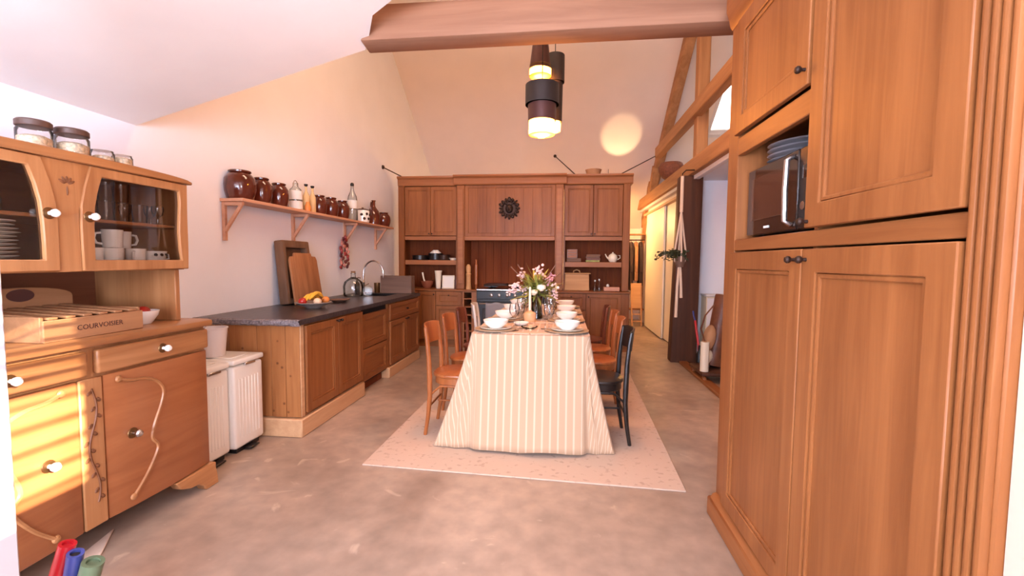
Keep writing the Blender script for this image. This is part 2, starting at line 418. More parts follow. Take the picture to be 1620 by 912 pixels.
struct('wall_near_back', MB().box(XL,RX0,-2.35,-2.2,0,3.1).box(RX1,.95,-2.35,-2.2,0,3.1).box(RX0,RX1,-2.35,-2.2,0,RZ0).box(RX0,RX1,-2.35,-2.2,RZ1,3.1), M['plaster'])
w3 = tag(bpy.data.objects.new('added_window', None), kind='structure'); COL.objects.link(w3); OFF[w3.name] = Vector((0,0,0))
MB(lambda u,v,w:(u,w,v)).ring([(RX0,RZ0),(RX1,RZ0),(RX1,RZ1),(RX0,RZ1)], [(RX0+.06,RZ0+.06),(RX1-.06,RZ0+.06),(RX1-.06,RZ1-.06),(RX0+.06,RZ1-.06)], -2.33, -2.26).build('window_frame', M['white_paint'], w3)
MB().box(RX0+.06,RX1-.06,-2.30,-2.295,RZ0+.06,RZ1-.06).build('window_pane', M['pane'], w3)
struct('wall_near_left', MB().box(-1.56,-1.405,.84,.965,0,2.41), M['jamb'], bevel=.006)
# loft floor over the alcove and the walls of the alcove
struct('ceiling_alcove', MB().box(XT-.02,4.2,2.05,10.2,2.36,2.50), M['wall'])
struct('wall_alcove_end', MB().box(1.74,4.2,6.10,6.2,0,2.36), M['wall'])
struct('wall_alcove_side', MB().box(2.45,2.55,2.05,6.10,0,2.36), M['wall'])
struct('wall_alcove_near', MB().box(1.48,2.45,2.05,2.15,0,2.36), M['wall'])
struct('wall_corridor', MB().box(1.72,1.82,6.2,10.2,0,2.36), M['plaster'])
struct('trim_1', MB().box(1.50,1.60,2.35,5.80,0,.035), M['oak_y'], bevel=.006)
struct('trim_2', MB().box(1.62,1.69,2.33,9.9,2.335,2.385), M['white_paint'], bevel=.004)
d1 = tag(bpy.data.objects.new('door_1', None), kind='structure'); COL.objects.link(d1); OFF[d1.name] = Vector((0,0,0))
MB().box(1.645,1.675,7.55,9.05,.02,2.21).build('door_panel', M['cream_door'], d1, .004)
MB().box(1.685,1.715,6.05,7.65,.02,2.21).build('door_panel', M['cream_door'], d1, .004)
MB().box(1.62,1.72,6.05,9.3,2.21,2.25).build('door_track', M['pale_y'], d1, .004)
# timber: the big cross beam, the truss and the lower beam
tag(MB().hull8([(-1.145,2.44,2.52),(.97,2.44,2.525),(.97,2.60,2.525),(-1.16,2.60,2.52)], [(-1.11,2.44,2.715),(.97,2.44,2.70),(.97,2.60,2.70),(-1.11,2.60,2.715)]).build('ceiling_beam', M['beam_x'], bevel=.012, seg=2),
    'rough old wooden cross beam under the ceiling in front of the pendant lamps', 'beam')
tr = thing('timber_truss', 'orange-brown open timber truss above the alcove on the right', 'truss', (1.65,6,2.38))
MB().box(1.56,1.71,2.12,9.95,2.385,2.575).build('tie_beam', M['beam_y'], tr, .01)
def rafter(y0, y1, fz, d0, d1, x0, x1):
    return MB().hull8([(x0,y0,fz(y0)-d1),(x1,y0,fz(y0)-d1),(x1,y0,fz(y0)-d0),(x0,y0,fz(y0)-d0)], [(x0,y1,fz(y1)-d1),(x1,y1,fz(y1)-d1),(x1,y1,fz(y1)-d0),(x0,y1,fz(y1)-d0)])
rafter(9.9, 4.9, roofz, .01, .24, 1.68, 1.82).build('rafter', M['beam_y'], tr, .012)
rafter(2.1, 4.9, nearz, .01, .24, 1.68, 1.82).build('rafter', M['beam_y'], tr, .012)
MB().box(1.66,1.80,5.92,6.07,2.575,5.0).build('king_post', M['beam_z'], tr, .01)
MB().box(1.60,1.72,3.6,8.22,3.13,3.31).build('collar_tie', M['beam_y'], tr, .01)
MB().beam((1.70,8.9,2.56),(1.70,8.55,3.05),.12,.14,(1,0,0)).build('brace', M['beam_z'], tr, .01)
MB().beam((1.72,9.72,1.7),(1.72,9.1,2.9),.10,.12,(1,0,0)).build('brace', M['beam_z'], tr, .01)
po = MB(); 
po.hull8([(1.40,5.84,0),(1.72,5.82,0),(1.72,6.02,0),(1.40,6.02,0)], [(1.46,5.84,2.384),(1.74,5.84,2.384),(1.74,6.02,2.384),(1.46,6.02,2.384)])
tag(po.build('timber_post', M['post'], bevel=.02, seg=2), 'thick dark brown timber post at the corner of the alcove', 'post')
tag(MB().box(1.985,2.12,5.60,5.72,0,2.355).build('wooden_upright', M['oakd_z'], bevel=.008), 'reddish-brown wooden upright inside the alcove beside the tall cabinet', 'post')
struct('wall_cabinet_recess', MB().box(1.46,1.56,.884,2.04,0,3.25).box(.95,1.56,.80,.884,0,3.2), M['plaster'])

# ------------------------------------------------------------------ cabinet pieces
def panel_door(parent, F, u0, u1, v0, v1, t=.022, st=.075, axis='x', knob=None, raised=False, mats=('oak_z','oak_z'), name='door', kr=.012):
    """frame of stiles and rails with a sunk panel; knob=(u,v)"""
    d = MB(F).ring([(u0,v0),(u1,v0),(u1,v1),(u0,v1)], [(u0+st,v0+st),(u1-st,v0+st),(u1-st,v1-st),(u0+st,v1-st)], 0, t).build(name, M[mats[0]], parent, .003)
    MB(F).ring([(u0+st,v0+st),(u1-st,v0+st),(u1-st,v1-st),(u0+st,v1-st)], [(u0+st+.016,v0+st+.016),(u1-st-.016,v0+st+.016),(u1-st-.016,v1-st-.016),(u0+st+.016,v1-st-.016)], .002, t-.006).build('moulding', M[mats[0]], d, .004)
    MB(F).box(u0+st+.008,u1-st-.008,v0+st+.008,v1-st-.008,.001,t-.014).build('door_panel', M[mats[1]], d)
    if knob: knob_at(d, F, knob[0], knob[1], t, kr)
    return d
def knob_at(parent, F, u, v, w, r=.012, mat_='iron', plate=None, name='knob'):
    o = Vector(F(u,v,w)); n = (Vector(F(u,v,w+1))-o).normalized()
    T = n.to_track_quat('Z','Y').to_matrix()
    k = MB().lathe([(r*.5,0),(r*.45,r*.9),(r,r*1.5),(r*1.05,r*2.1),(r*.7,r*2.6),(0,r*2.75)], tuple(o), 12, T).build(name, M[mat_], parent)
    if plate: MB().lathe([(r*1.5,0),(r*1.4,.003),(0,.0035)], tuple(o), 14, T).build('knob_plate', M[plate], parent)
    return k

# ------------------------------------------------------------------ tall cabinet on the right
F = FXN(.80)
tc_ = thing('tall_cabinet', 'tall oak cabinet wall on the right holding the microwave', 'cabinet', (1.1,1.6,0))
MB().box(.80,1.44,2.19,2.31,0,2.46).build('side_panel', M['oak_z'], tc_, .004)
MB().box(.80,1.44,.886,.972,0,2.46).build('side_panel', M['oak_z'], tc_, .004)
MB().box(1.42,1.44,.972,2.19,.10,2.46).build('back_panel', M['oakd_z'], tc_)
MB().box(.82,1.42,1.545,1.565,.10,2.46).build('divider', M['oak_z'], tc_)
MB().box(.82,1.42,.972,2.19,.08,.12).build('bottom_board', M['oak_y'], tc_)
MB().box(.80,1.42,.972,2.19,1.352,1.405).build('middle_rail', M['oak_y'], tc_, .003)
MB().box(.80,.825,1.56,2.19,1.79,1.872).build('niche_lintel', M['oak_y'], tc_, .003)
MB().box(.825,1.42,1.56,2.19,1.856,1.872).build('niche_ceiling', M['oak_y'], tc_)
MB().box(.80,1.42,.972,2.19,2.40,2.46).build('top_rail', M['oak_y'], tc_, .003)
MB(lambda u,v,w:(v,w,u)).prism([(2.41,.80),(2.43,.788),(2.46,.782),(2.50,.768),(2.56,.768),(2.56,1.44),(2.461,1.44),(2.461,.80)], .886, 2.318).build('crown_moulding', M['oak_y'], tc_, .004)
MB().box(.762,1.40,.886,2.325,0,.098).build('plinth', M['oak_y'], tc_, .008)
MB(lambda u,v,w:(v,w,u)).prism([(.098,.80),(.098,.77),(.118,.782),(.125,.80)], .886, 2.30).build('base_moulding', M['oak_y'], tc_)
panel_door(tc_, F, .976, 1.548, .135, 1.345, knob=(1.525,1.31))
panel_door(tc_, F, 1.556, 2.186, .135, 1.345, knob=(1.595,1.31))
panel_door(tc_, F, .976, 1.548, 1.412, 2.395, knob=(1.528,1.432))
panel_door(tc_, F, 1.57, 2.186, 1.880, 2.395, knob=(1.585,1.93))
for i in range(4):
    y = .890+i*.0205
    MB().box(.782,.802,y,y+.015,.10,2.44).build('flute', M['oak_z'], tc_, .006, seg=2)

mw = thing('microwave_oven', 'black microwave oven with a steel handle in the cabinet niche', 'microwave', (1.05,1.90,1.406))
MB().box(.865,1.25,1.585,2.165,1.418,1.713).build('housing', M['black'], mw, .006)
dd = MB().box(.842,.865,1.73,2.163,1.42,1.711).build('door', M['screen'], mw, .004)
MB().box(.8395,.843,1.80,2.125,1.485,1.668).build('door_window', mat('microwave_window', (70,44,34), .12, coat=.5), dd, .002)
MB().tube([(.84,1.765,1.44),(.818,1.765,1.455),(.815,1.765,1.57),(.818,1.765,1.678),(.84,1.765,1.692)], .010, 8).build('door_handle', M['steel'], dd)
MB().box(.838,.8425,1.945,1.985,1.444,1.453).build('badge', M['label'], dd)
cp = MB().box(.844,.866,1.587,1.726,1.42,1.711).build('control_panel', M['black'], mw, .004)
MB(FXN(.844)).box(1.63,1.70,1.60,1.645,0,.002).build('display', M['screen'], cp)
MB().lathe([(.016,0),(.015,.016),(0,.017)], (.844,1.665,1.50), 14, Vector((-1,0,0)).to_track_quat('Z','Y').to_matrix()).build('dial', M['steel'], cp)
for sx in (.90,1.22):
    for sy in (1.66,2.13): MB().lathe([(.012,1.406),(.012,1.419)], (sx,sy,0), 10).build('foot', M['black'], mw)
ords = ['lowest','second','third','topmost']
for i in range(4):
    z = 1.7145+i*.0215
    o = MB().lathe([(0,.0),(.09,.0),(.10,.003),(.135,.017),(.15,.019),(.152,.021),(.133,.020),(.098,.006),(0,.003)], (0,0,0), 28).build('glass_plate', mat('smoked_plate', (150,146,150), .15, coat=.5) if i==0 else bpy.data.materials['smoked_plate'])
    o.location = (1.02,2.02,z)
    tag(o, f'dark smoked dinner plate, {ords[i]} of the four stacked on the microwave', 'plate', 'plates on the microwave')

# ------------------------------------------------------------------ counter along the left wall
CX = -1.88
plk = thing('base_cabinet', 'two-door oak base cabinet with knotty plank side at the near end of the counter', 'cabinet', (-2.25,3.45,0))
MB().box(-2.64,CX-.002,3.0,3.965,.14,.822).build('carcass', M['oak_z'], plk)
n = 7; x0 = -2.655; w = (CX-x0)/n
for i in range(n):
    MB().box(x0+i*w+.001, x0+(i+1)*w-.001, 2.972-.002*(i%2), 2.999, .14, .822).build('plank', M['pale_x'] if i == 0 else M['pine_z'], plk, .002)
MB().box(CX-.002,CX+.006,2.975,3.02,.14,.822).build('corner_stile', M['pale_y'], plk, .003)
panel_door(plk, FXP(CX), 3.03, 3.49, .16, .81, knob=(3.465,.79), st=.06, mats=('oak_z','oak_z'))
panel_door(plk, FXP(CX), 3.496, 3.95, .16, .81, knob=(3.52,.79), st=.06)
MB().box(-2.64,CX+.026,2.94,3.97,0,.135).build('plinth', M['pale_y'], plk, .008)
dw = thing('dishwasher_front', 'oak-fronted pair of wide drawers in the middle of the left counter', 'cabinet', (-2.25,4.28,0))
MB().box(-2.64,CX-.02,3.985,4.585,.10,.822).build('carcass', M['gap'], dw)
for v0, v1 in ((.12,.43),(.44,.77)): panel_door(dw, FXP(CX-.02), 3.995, 4.575, v0, v1, st=.05, name='drawer', mats=('oak_y','oak_y'))
MB().box(-2.64,CX-.07,3.985,4.585,0,.098).build('plinth', M['oakd_z'], dw, .004)
bc = thing('sink_cabinet', 'oak base cabinet with one drawer over two doors under the tap', 'cabinet', (-2.25,5.1,0))
MB().box(-2.64,CX-.002,4.60,5.61,.12,.66).build('carcass', M['oak_z'], bc)
MB().box(-2.05,CX-.002,4.60,5.61,.66,.822).build('front_rail', M['oak_z'], bc)
panel_door(bc, FXP(CX), 4.63, 5.59, .63, .81, st=.04, name='drawer', knob=(5.11,.72), mats=('oak_y','oak_y'))
panel_door(bc, FXP(CX), 4.63, 5.105, .14, .62, st=.055, knob=(5.08,.60))
panel_door(bc, FXP(CX), 5.115, 5.59, .14, .62, st=.055, knob=(5.14,.60))
MB().box(-2.64,CX+.02,4.59,5.615,0,.118).build('plinth', M['pale_y'], bc, .006)
wt = thing('stone_worktop', 'dark slate worktop with a rough split near edge on the left counter', 'worktop', (-2.27,4.3,.83))
m = MB(); r_ = .06
pts = [(CX+.03-0,2.93),(CX+.03,5.62),(-2.67,5.62),(-2.67,2.905),(-2.64,2.89),(-2.60,2.89)]
# slab with an opening for the sink
SX0,SX1,SY0,SY1 = -2.42,-2.08,5.02,5.42
for a in ((-2.67,CX+.03,2.93,SY0),(-2.67,CX+.03,SY1,5.62),(-2.67,SX0,SY0,SY1),(SX1,CX+.03,SY0,SY1)): m.box(a[0],a[1],a[2],a[3],.826,.865)
m.build('slab', M['stone'], wt)
ed = MB(); random.seed(3); k = 40
vs = []; 
for j, z in enumerate((.818,.832,.846,.858,.8655)):
    for i in range(k+1):
        x = -2.675+(CX+.035+2.675)*i/k
        vs.append((x, 2.915+random.uniform(-.010,.010)+(.012 if j in (0,4) else -.004), z))
fs = [(j*(k+1)+i, j*(k+1)+i+1, (j+1)*(k+1)+i+1, (j+1)*(k+1)+i) for j in range(4) for i in range(k)]
nb = len(vs)
for z in (.818,.8655): vs += [(-2.675,2.94,z),(CX+.035,2.94,z)]
fs += [tuple(range(k,-1,-1))+(nb,nb+1), tuple(range(4*(k+1),4*(k+1)+k+1))+(nb+3,nb+2)]
ed.add(vs, fs); ed.build('split_edge', M['stone_edge'], wt)
sk = MB(); t=.006
sk.box(SX0,SX1,SY0,SY1,.68,.686).box(SX0,SX0+t,SY0,SY1,.68,.864).box(SX1-t,SX1,SY0,SY1,.68,.864).box(SX0,SX1,SY0,SY0+t,.68,.864).box(SX0,SX1,SY1-t,SY1,.68,.864)
sk.build('sink_basin', M['black'], wt)

# tap
tp = thing('kitchen_tap', 'tall arched chrome tap with two handles behind the sink', 'tap', (-2.50,5.35,.865))
MB().lathe([(.028,.865),(.026,.875),(.014,.885),(.014,1.0),(.018,1.01),(.013,1.02),(.013,1.12)], (-2.50,5.35,0), 14).build('tap_body', M['steel'], tp)
MB().tube([(-2.50+.13-.13*math.cos(a),5.35,1.12+.16*math.sin(a)) for a in [math.pi*i/14 for i in range(15)]]+[(-2.24,5.35,1.06)], .011, 8).build('spout', M['steel'], tp)
for s in (-1,1): MB().tube([(-2.50,5.35+s*.02,.96),(-2.50,5.35+s*.07,.97),(-2.47,5.35+s*.085,.99)], .008, 6).build('tap_handle', M['steel'], tp)

# dough trough, cutting board, fruit
def lean(name, label, cat, mb_list, loc, tilt, mats):
    t = thing(name, label, cat, loc, local=True); t.rotation_euler = (0, tilt, 0)
    for (nm, mb, mt, bv) in mb_list: mb.build(nm, M[mt], t, bv, seg=2)
    return t
# local: x = outward from wall, y along wall, z up
lean('dough_trough', 'dark hollow wooden dough trough standing upright against the white wall', 'trough',
     [('trough_floor', MB().box(0,.02,-.2,.2,.02,.57), 'trough', .004),
      ('trough_rim', MB(lambda u,v,w:(w,u,v)).ring([(-.235,0),(.235,0),(.215,.60),(-.215,.60)], [(-.185,.05),(.185,.05),(.165,.53),(-.165,.53)], .0, .09), 'trough', .012)],
     (-2.60,4.05,.868), R(-6), None)
lean('cutting_board', 'light brown ribbed cutting board leaning in front of the dark trough', 'board',
     [('board_body', MB(lambda u,v,w:(w,u,v)).prism([(-.235,0),(.235,0),(.225,.42),(.205,.455),(.14,.46),(.13,.49),(-.14,.49),(-.15,.46),(-.205,.455),(-.225,.42)], 0, .022), 'board', .005)],
     (-2.475,4.08,.868), R(-8), None)
fb = thing('fruit_bowl', 'shallow grey dish of fruit in front of the wooden boards', 'bowl', (-2.20,3.70,.865), local=True)
MB().lathe([(.06,0),(.065,.006),(.13,.035),(.155,.048),(.152,.053),(.125,.042),(.06,.014),(0,.012)], n=28).build('bowl_body', mat('stoneware', (140,126,118), .4, var=.2, scale=30), fb)
for i in range(3):
    a = i*.35
    c = [(-.02+.03*i+.028*i*0, -.11+.22*k/8, .06+.045*math.sin(math.pi*k/8)+.012*i) for k in range(9)]
    o = MB().tube([(x-2.22+.0, y+3.70+.01*i, z+.865) for x,y,z in c], [.006,.013,.017,.019,.019,.019,.017,.012,.005], 7).build('banana', M['yellow'], at=(-2.2,3.7,.92))
    tag(o, ['yellow banana at the wall side of the fruit dish','yellow banana in the middle of the fruit dish','yellow banana at the front of the fruit dish'][i], 'banana', 'bananas in the dish')
for nm, lb, x, y, mt, r in (('apple','red apple at the near end of the fruit dish',-2.24,3.60,'apple',.036),('peach','pale peach in front of the apple in the fruit dish',-2.12,3.63,'pastry',.034),
                        ('orange','orange at the far end of the fruit dish',-2.14,3.80,'orange',.034)):
    o = MB().ell((0,0,0),(r,r,r*.92),14,9).build(nm, M[mt]); o.location = (x,y,.865+.03+r); tag(o, lb, nm)
sd = thing('wooden_dish', 'small oval wooden dish on the worktop beside the cutting board', 'dish', (-2.24,4.22,.865), local=True)
MB().lathe([(.05,0),(.085,.02),(.10,.028),(.095,.03),(.06,.012),(0,.010)], n=24).build('dish_body', M['walnut'], sd)
MB().box(-.03,.03,.07,.19,.012,.022).build('dish_handle', M['walnut'], sd, .004)

# glass flagon etc. at the sink end
def lathe_thing(name, label, cat, prof, loc, mt, n=22, group=None, extra=()):
    if not extra:
        return tag(MB().lathe(prof, n=n).build(name, M[mt], at=None), label, cat, group), None
def lathe_obj(name, label, cat, prof, loc, mt, n=22, group=None, rot=None):
    o = MB().lathe(prof, n=n).build(name, M[mt]); o.location = loc
    if rot: o.rotation_euler = rot
    return tag(o, label, cat, group)
fg = thing('glass_flagon', 'round-shouldered clear glass flagon standing left of the tap', 'bottle', (-2.43,4.93,.865), local=True)
MB().lathe([(0,0),(.10,0),(.112,.015),(.115,.12),(.10,.17),(.06,.205),(.028,.225),(.024,.26),(.030,.265),(.030,.275),(.022,.275)], n=26).build('flagon_body', M['aqua'], fg)
MB().lathe([(.024,.272),(.026,.295),(0,.296)], n=12).build('stopper', M['cork'], fg)
lathe_obj('glass_demijohn', 'small clear glass jar lying on its side next to the flagon', 'jar', [(0,0),(.055,0),(.06,.01),(.06,.09),(.035,.12),(.022,.125),(.024,.15),(.02,.15)], (-2.28,4.98,.926), 'aqua', rot=(R(-90),0,R(20)))
db = thing('soap_bottle', 'slim black bottle with a pump standing before the tap', 'bottle', (-2.50,5.17,.865), local=True)
MB().lathe([(0,0),(.030,0),(.032,.005),(.032,.13),(.02,.155),(.012,.16),(.012,.18)], n=16).build('bottle_body', M['black'], db)
MB().tube([(0,0,.18),(0,0,.205),(.02,0,.212),(.045,0,.205)], .006, 6).build('pump', M['steel'], db)
lathe_obj('copper_cup', 'small copper-coloured beaker standing beyond the tap', 'cup', [(0,0),(.034,0),(.036,.004),(.04,.13),(.037,.13),(.032,.01),(0,.008)], (-2.40,5.53,.865), 'brass')
bx = thing('wooden_box', 'open grey-brown wooden box at the far end of the dark worktop', 'box', (-2.12,5.52,.865))
for nm, a in (('side_board',(-2.33,-1.92,5.475,5.49,.866,1.09)),('side_board',(-2.33,-1.92,5.595,5.61,.866,1.09)),('end_board',(-2.33,-2.315,5.49,5.595,.866,1.09)),('end_board',(-1.935,-1.92,5.49,5.595,.866,1.09)),('base_board',(-2.315,-1.935,5.49,5.595,.866,.876))):
    MB().box(*a).build(nm, M['walnut'], bx, .003)

# ------------------------------------------------------------------ wall shelf
ws = thing('wall_shelf', 'long pale pine wall shelf on four brackets above the left counter', 'shelf', (XL,4.8,1.74))
MB().box(XL+.001,-2.48,3.22,6.33,1.745,1.770).build('shelf_board', M['shelfpine'], ws, .003)
for y in (3.25,4.15,5.20,6.10):
    b = MB().box(XL+.001,XL+.03,y-.014,y+.014,1.44,1.744).build('bracket', M['shelfpine'], ws, .003)
    MB().box(XL+.03,-2.50,y-.014,y+.014,1.715,1.744).build('bracket_arm', M['shelfpine'], b, .003)
    MB().beam((XL+.022,y,1.515),(-2.515,y,1.722),.022,.026).build('bracket_brace', M['shelfpine'], b, .003)
def crock(label, y, r, h, x=-2.585):
    t = thing('stoneware_jar', label, 'jar', (x,y,1.770), 'brown glazed jars on the wall shelf', local=True)
    MB().lathe([(0,0),(r*.78,0),(r*.82,.006),(r*.97,h*.30),(r,h*.5),(r*.95,h*.72),(r*.72,h*.88),(r*.62,h*.91),(r*.60,h*.93)], n=26).build('jar_body', M['brownglaze'], t)
    MB().lathe([(r*.60,h*.92),(r*.70,h*.94),(r*.71,h*.98),(r*.66,h),(r*.56,h*.99),(r*.55,h*.93)], n=26).build('jar_rim', M['brownglaze'], t)
    return t
for a in (('largest brown glazed jar, at the near end of the wall shelf',3.35,.118,.235,-2.60),('tall brown glazed jar, second from the near end of the wall shelf',3.60,.085,.222,-2.595),
          ('brown glazed jar just before the white-labelled swing-top bottle',3.83,.084,.215,-2.59),
          ('brown glazed jar right after the cream bottles on the wall shelf',4.50,.078,.205),('brown glazed jar in the middle of the trio right of the cream bottles',4.74,.082,.215),
          ('brown glazed jar just left of the tall clear bottle',5.00,.080,.215),('squat brown glazed jar at the far end of the wall shelf',6.20,.10,.205)):
    crock(*a)
sw = thing('swing_top_bottle', 'wide clear bottle with white label and wire clasp after the three big jars', 'bottle', (-2.58,4.07,1.770), local=True)
MB().lathe([(0,0),(.056,0),(.060,.006),(.060,.17),(.052,.20),(.03,.22),(.024,.235),(.024,.26)], n=22).build('bottle_body', M['aqua'], sw)
MB().lathe([(.0605,.10),(.0612,.10),(.0612,.185),(.0605,.185)], n=22).build('bottle_label', M['label'], sw)
MB().lathe([(.0605,.01),(.0612,.01),(.0612,.085),(.0605,.085)], n=22).build('bottle_label', M['label'], sw)
MB().tube([(0,.035*math.cos(a),.235+.05*math.sin(a)) for a in [math.pi*i/12 for i in range(13)]], .004, 6).build('wire_clasp', M['steel'], sw)
for i,(y,lb) in enumerate(((4.215,'slim cream bottle with dark stopper, the nearer of two on the wall shelf'),(4.33,'slim cream bottle with dark stopper, the farther of two on the wall shelf'))):
    t = thing('oil_bottle', lb, 'bottle', (-2.56,y,1.770), 'slim cream bottles', local=True)
    MB().lathe([(0,0),(.030,0),(.032,.005),(.032,.16),(.014,.20),(.011,.21),(.011,.255)], n=16).build('bottle_body', mat('cream_oil%d'%i, (222,190,140), .15, coat=.5), t)
    MB().lathe([(.011,.25),(.013,.255),(.018,.262),(.018,.275),(0,.278)], n=12).build('stopper', M['black'], t)
sv = lathe_obj('honey_jar', 'little amber jar in front of the cream bottles on the shelf', 'jar', [(0,0),(.026,0),(.028,.005),(.028,.05),(.016,.075),(.016,.09),(0,.091)], (-2.505,4.15,1.770), 'orange')
cb = thing('lemonade_bottle', 'tall clear glass bottle with white label and dark stopper on the wall shelf', 'bottle', (-2.58,5.24,1.770), local=True)
MB().lathe([(0,0),(.056,0),(.06,.008),(.06,.24),(.05,.30),(.024,.36),(.018,.40),(.018,.43)], n=22).build('bottle_body', M['aqua'], cb)
MB().lathe([(.0605,.15),(.0613,.15),(.0613,.25),(.0605,.25)], n=22).build('bottle_label', M['label'], cb)
MB().lathe([(.018,.425),(.022,.43),(.022,.452),(.012,.465),(0,.467)], n=14).build('stopper', M['black'], cb)
pp = thing('painted_pot', 'white pot with dark painted flowers on the wall shelf', 'pot', (-2.57,5.50,1.770), local=True)
MB().lathe([(0,0),(.07,0),(.08,.01),(.088,.08),(.085,.15),(.078,.16),(.074,.15),(.076,.02),(0,.015)], n=24).build('pot_body', M['porcelain'], pp)
for a, z in ((-.9,.05),(-.5,.11),(-.2,.05),(.1,.10),(.4,.05),(-1.3,.1)):
    p = Vector((.087*math.cos(a), .087*math.sin(a), z)); T = Vector((math.cos(a),math.sin(a),0)).to_track_quat('Z','Y').to_matrix()
    MB().lathe([(.019,-.001),(.016,.003),(0,.004)], tuple(p), 8, T).build('painted_flower', M['iron'], pp)
MB().lathe([(.085,.158),(.088,.163),(.05,.178),(.014,.182),(.014,.195),(0,.198)], n=22).build('pot_lid', M['lid'], pp)
jg = thing('stoneware_jug', 'dark brown jug with narrow neck and handle near the far end of the wall shelf', 'jug', (-2.585,5.86,1.770), local=True)
MB().lathe([(0,0),(.075,0),(.085,.01),(.09,.12),(.07,.19),(.035,.24),(.026,.26),(.026,.32),(.032,.325),(.032,.335),(.02,.335)], n=22).build('jug_body', M['brownglaze'], jg)
MB().tube([(0,-.026,.31),(0,-.065,.315),(0,-.08,.27),(0,-.07,.20)], .010, 7).build('jug_handle', M['brownglaze'], jg)
gs = thing('dried_chilli_string', 'string of dried red chillies hanging below the wall shelf', 'string', (-2.62,5.08,1.19))
MB().tube([(-2.62,5.08,1.744),(-2.62,5.082,1.55),(-2.62,5.08,1.26)], .004, 5).build('cord', M['rope'], gs)
random.seed(5)
chm = [mat('chilli_red',(150,44,40),.4), mat('chilli_pale',(200,130,116),.5), mat('chilli_dark',(96,34,34),.4)]
for i in range(34):
    z = 1.56-.36*i/33; s = .02+.035*min(1,i/12); a = i*2.4
    c = (-2.61+s*.7*math.cos(a), 5.08+s*math.sin(a), z)
    MB().ell(c,(.016,.017,.028),8,6,Matrix.Rotation(random.uniform(-.9,.9),3,'X')).build('chilli', chm[i%3], gs)
# ------------------------------------------------------------------ old pine dresser at the left
DX = -1.98
dr = thing('kitchen_dresser', 'old carved pine dresser with glazed upper doors on the left', 'dresser', (-2.3,1.63,0))
MB().box(-2.62,-2.002,.99,2.262,.13,.92).build('lower_carcass', M['dr_z'], dr, .004)
top = MB(lambda u,v,w:(v,u,w)).prism([(.975,-2.64),(2.27,-2.64),(2.30,-2.60),(2.305,-2.2),(2.30,-2.0),(2.27,-1.955),(1.0,-1.955),(.975,-1.99)], .922, .955).build('worktop', M['dr_y'], dr, .008, seg=2)
def curved_moulding(parent, pts, r=.008, mt='dr_y'):
    # smooth path through (u, v) points on the door face
    P = [Vector((p[0],p[1],0)) for p in pts]; out = []
    for i in range(len(P)-1):
        p0, p1, p2, p3 = P[max(i-1,0)], P[i], P[i+1], P[min(i+2,len(P)-1)]
        for k in range(6):
            t = k/6; out.append(.5*((2*p1)+(-p0+p2)*t+(2*p0-5*p1+4*p2-p3)*t*t+(-p0+3*p1-3*p2+p3)*t**3))
    out.append(P[-1])
    MB().tube([(DX+.008, q.x, q.y) for q in out], r, 6).build('curved_moulding', M[mt], parent)
    for e in (out[0], out[-1]): MB().ell((DX+.008,e.x,e.y),(.010,.016,.016),8,6).build('moulding_rosette', M[mt], parent)
path = [(1.745,.755),(1.80,.735),(1.87,.725),(1.93,.695),(1.962,.645),(1.95,.58),(1.91,.49),(1.895,.425),(1.92,.385),(1.915,.345),(1.86,.26),(1.79,.185)]
for side in (0,1):
    u0, u1 = ((1.69,2.256),(1.0,1.585))[side]
    bow = [(u0,0),(u0+(u1-u0)*.2,.012),(u0+(u1-u0)*.5,.018),(u0+(u1-u0)*.8,.012),(u1,0)]
    d = MB(lambda u,v,w:(DX-.02+v,u,w)).prism([(u0,-.002),(u1,-.002)]+[(a,b+.012) for a,b in reversed(bow)], .135, .785).build('door', M['dr_door'], dr, .006, seg=2)
    pth = path if side == 0 else [(3.26-.0-a, b) for a,b in path]
    curved_moulding(d, pth)
    ku = 1.80 if side == 0 else 1.46
    knob_at(d, FXP(DX), ku, .485, .006, .017, 'porcelain' if side else 'steel', 'brass')
MB().box(-2.002,-1.985,1.59,1.685,.135,.785).build('carved_stile', M['dr_z'], dr, .004)
cs = [c for c in dr.children if c.name.startswith('carved_stile')][0]
sc = [(1.637+.018*math.sin(t*9.0), .74-.50*t) for t in [i/30 for i in range(31)]]
MB().tube([(-1.984,u,v) for u,v in sc], .0045, 5).build('carved_scroll', M['carve'], cs)
for i in range(14):
    t = (i+.5)/14; u = 1.637+.018*math.sin(t*9.0)+(.014 if i%2 else -.014); v = .74-.50*t
    MB().ell((-1.984,u,v),(.004,.008,.013),7,5,Matrix.Rotation(.7 if i%2 else -.7,3,'X')).build('carved_leaf', M['carve'], cs)
for side, (u0,u1) in enumerate(((1.66,2.258),(.998,1.625))):
    d = MB().box(-2.004,-1.972,u0,u1,.797,.905).build('drawer', M['dr_y'], dr, .012, seg=3)
    knob_at(d, FXP(-1.972), (1.97 if side == 0 else 1.355), .851, 0, .016, 'porcelain', 'brass')
foot = [(2.01,.13),(2.275,.13),(2.275,.10),(2.285,.05),(2.29,.0),(2.20,0),(2.185,.03),(2.15,.055),(2.10,.06),(2.04,.085)]
MB(lambda u,v,w:(w,u,v)).prism(foot, -2.02, -1.965).build('bracket_foot', M['dr_y'], dr, .005)
MB(lambda u,v,w:(w,u,v)).prism([(3.26-a,b) for a,b in foot], -2.02, -1.965).build('bracket_foot', M['dr_y'], dr, .005)
for y in (1.03,2.2): MB().box(-2.6,-2.5,y-.04,y+.04,0,.13).build('rear_foot', M['dr_y'], dr, .004)
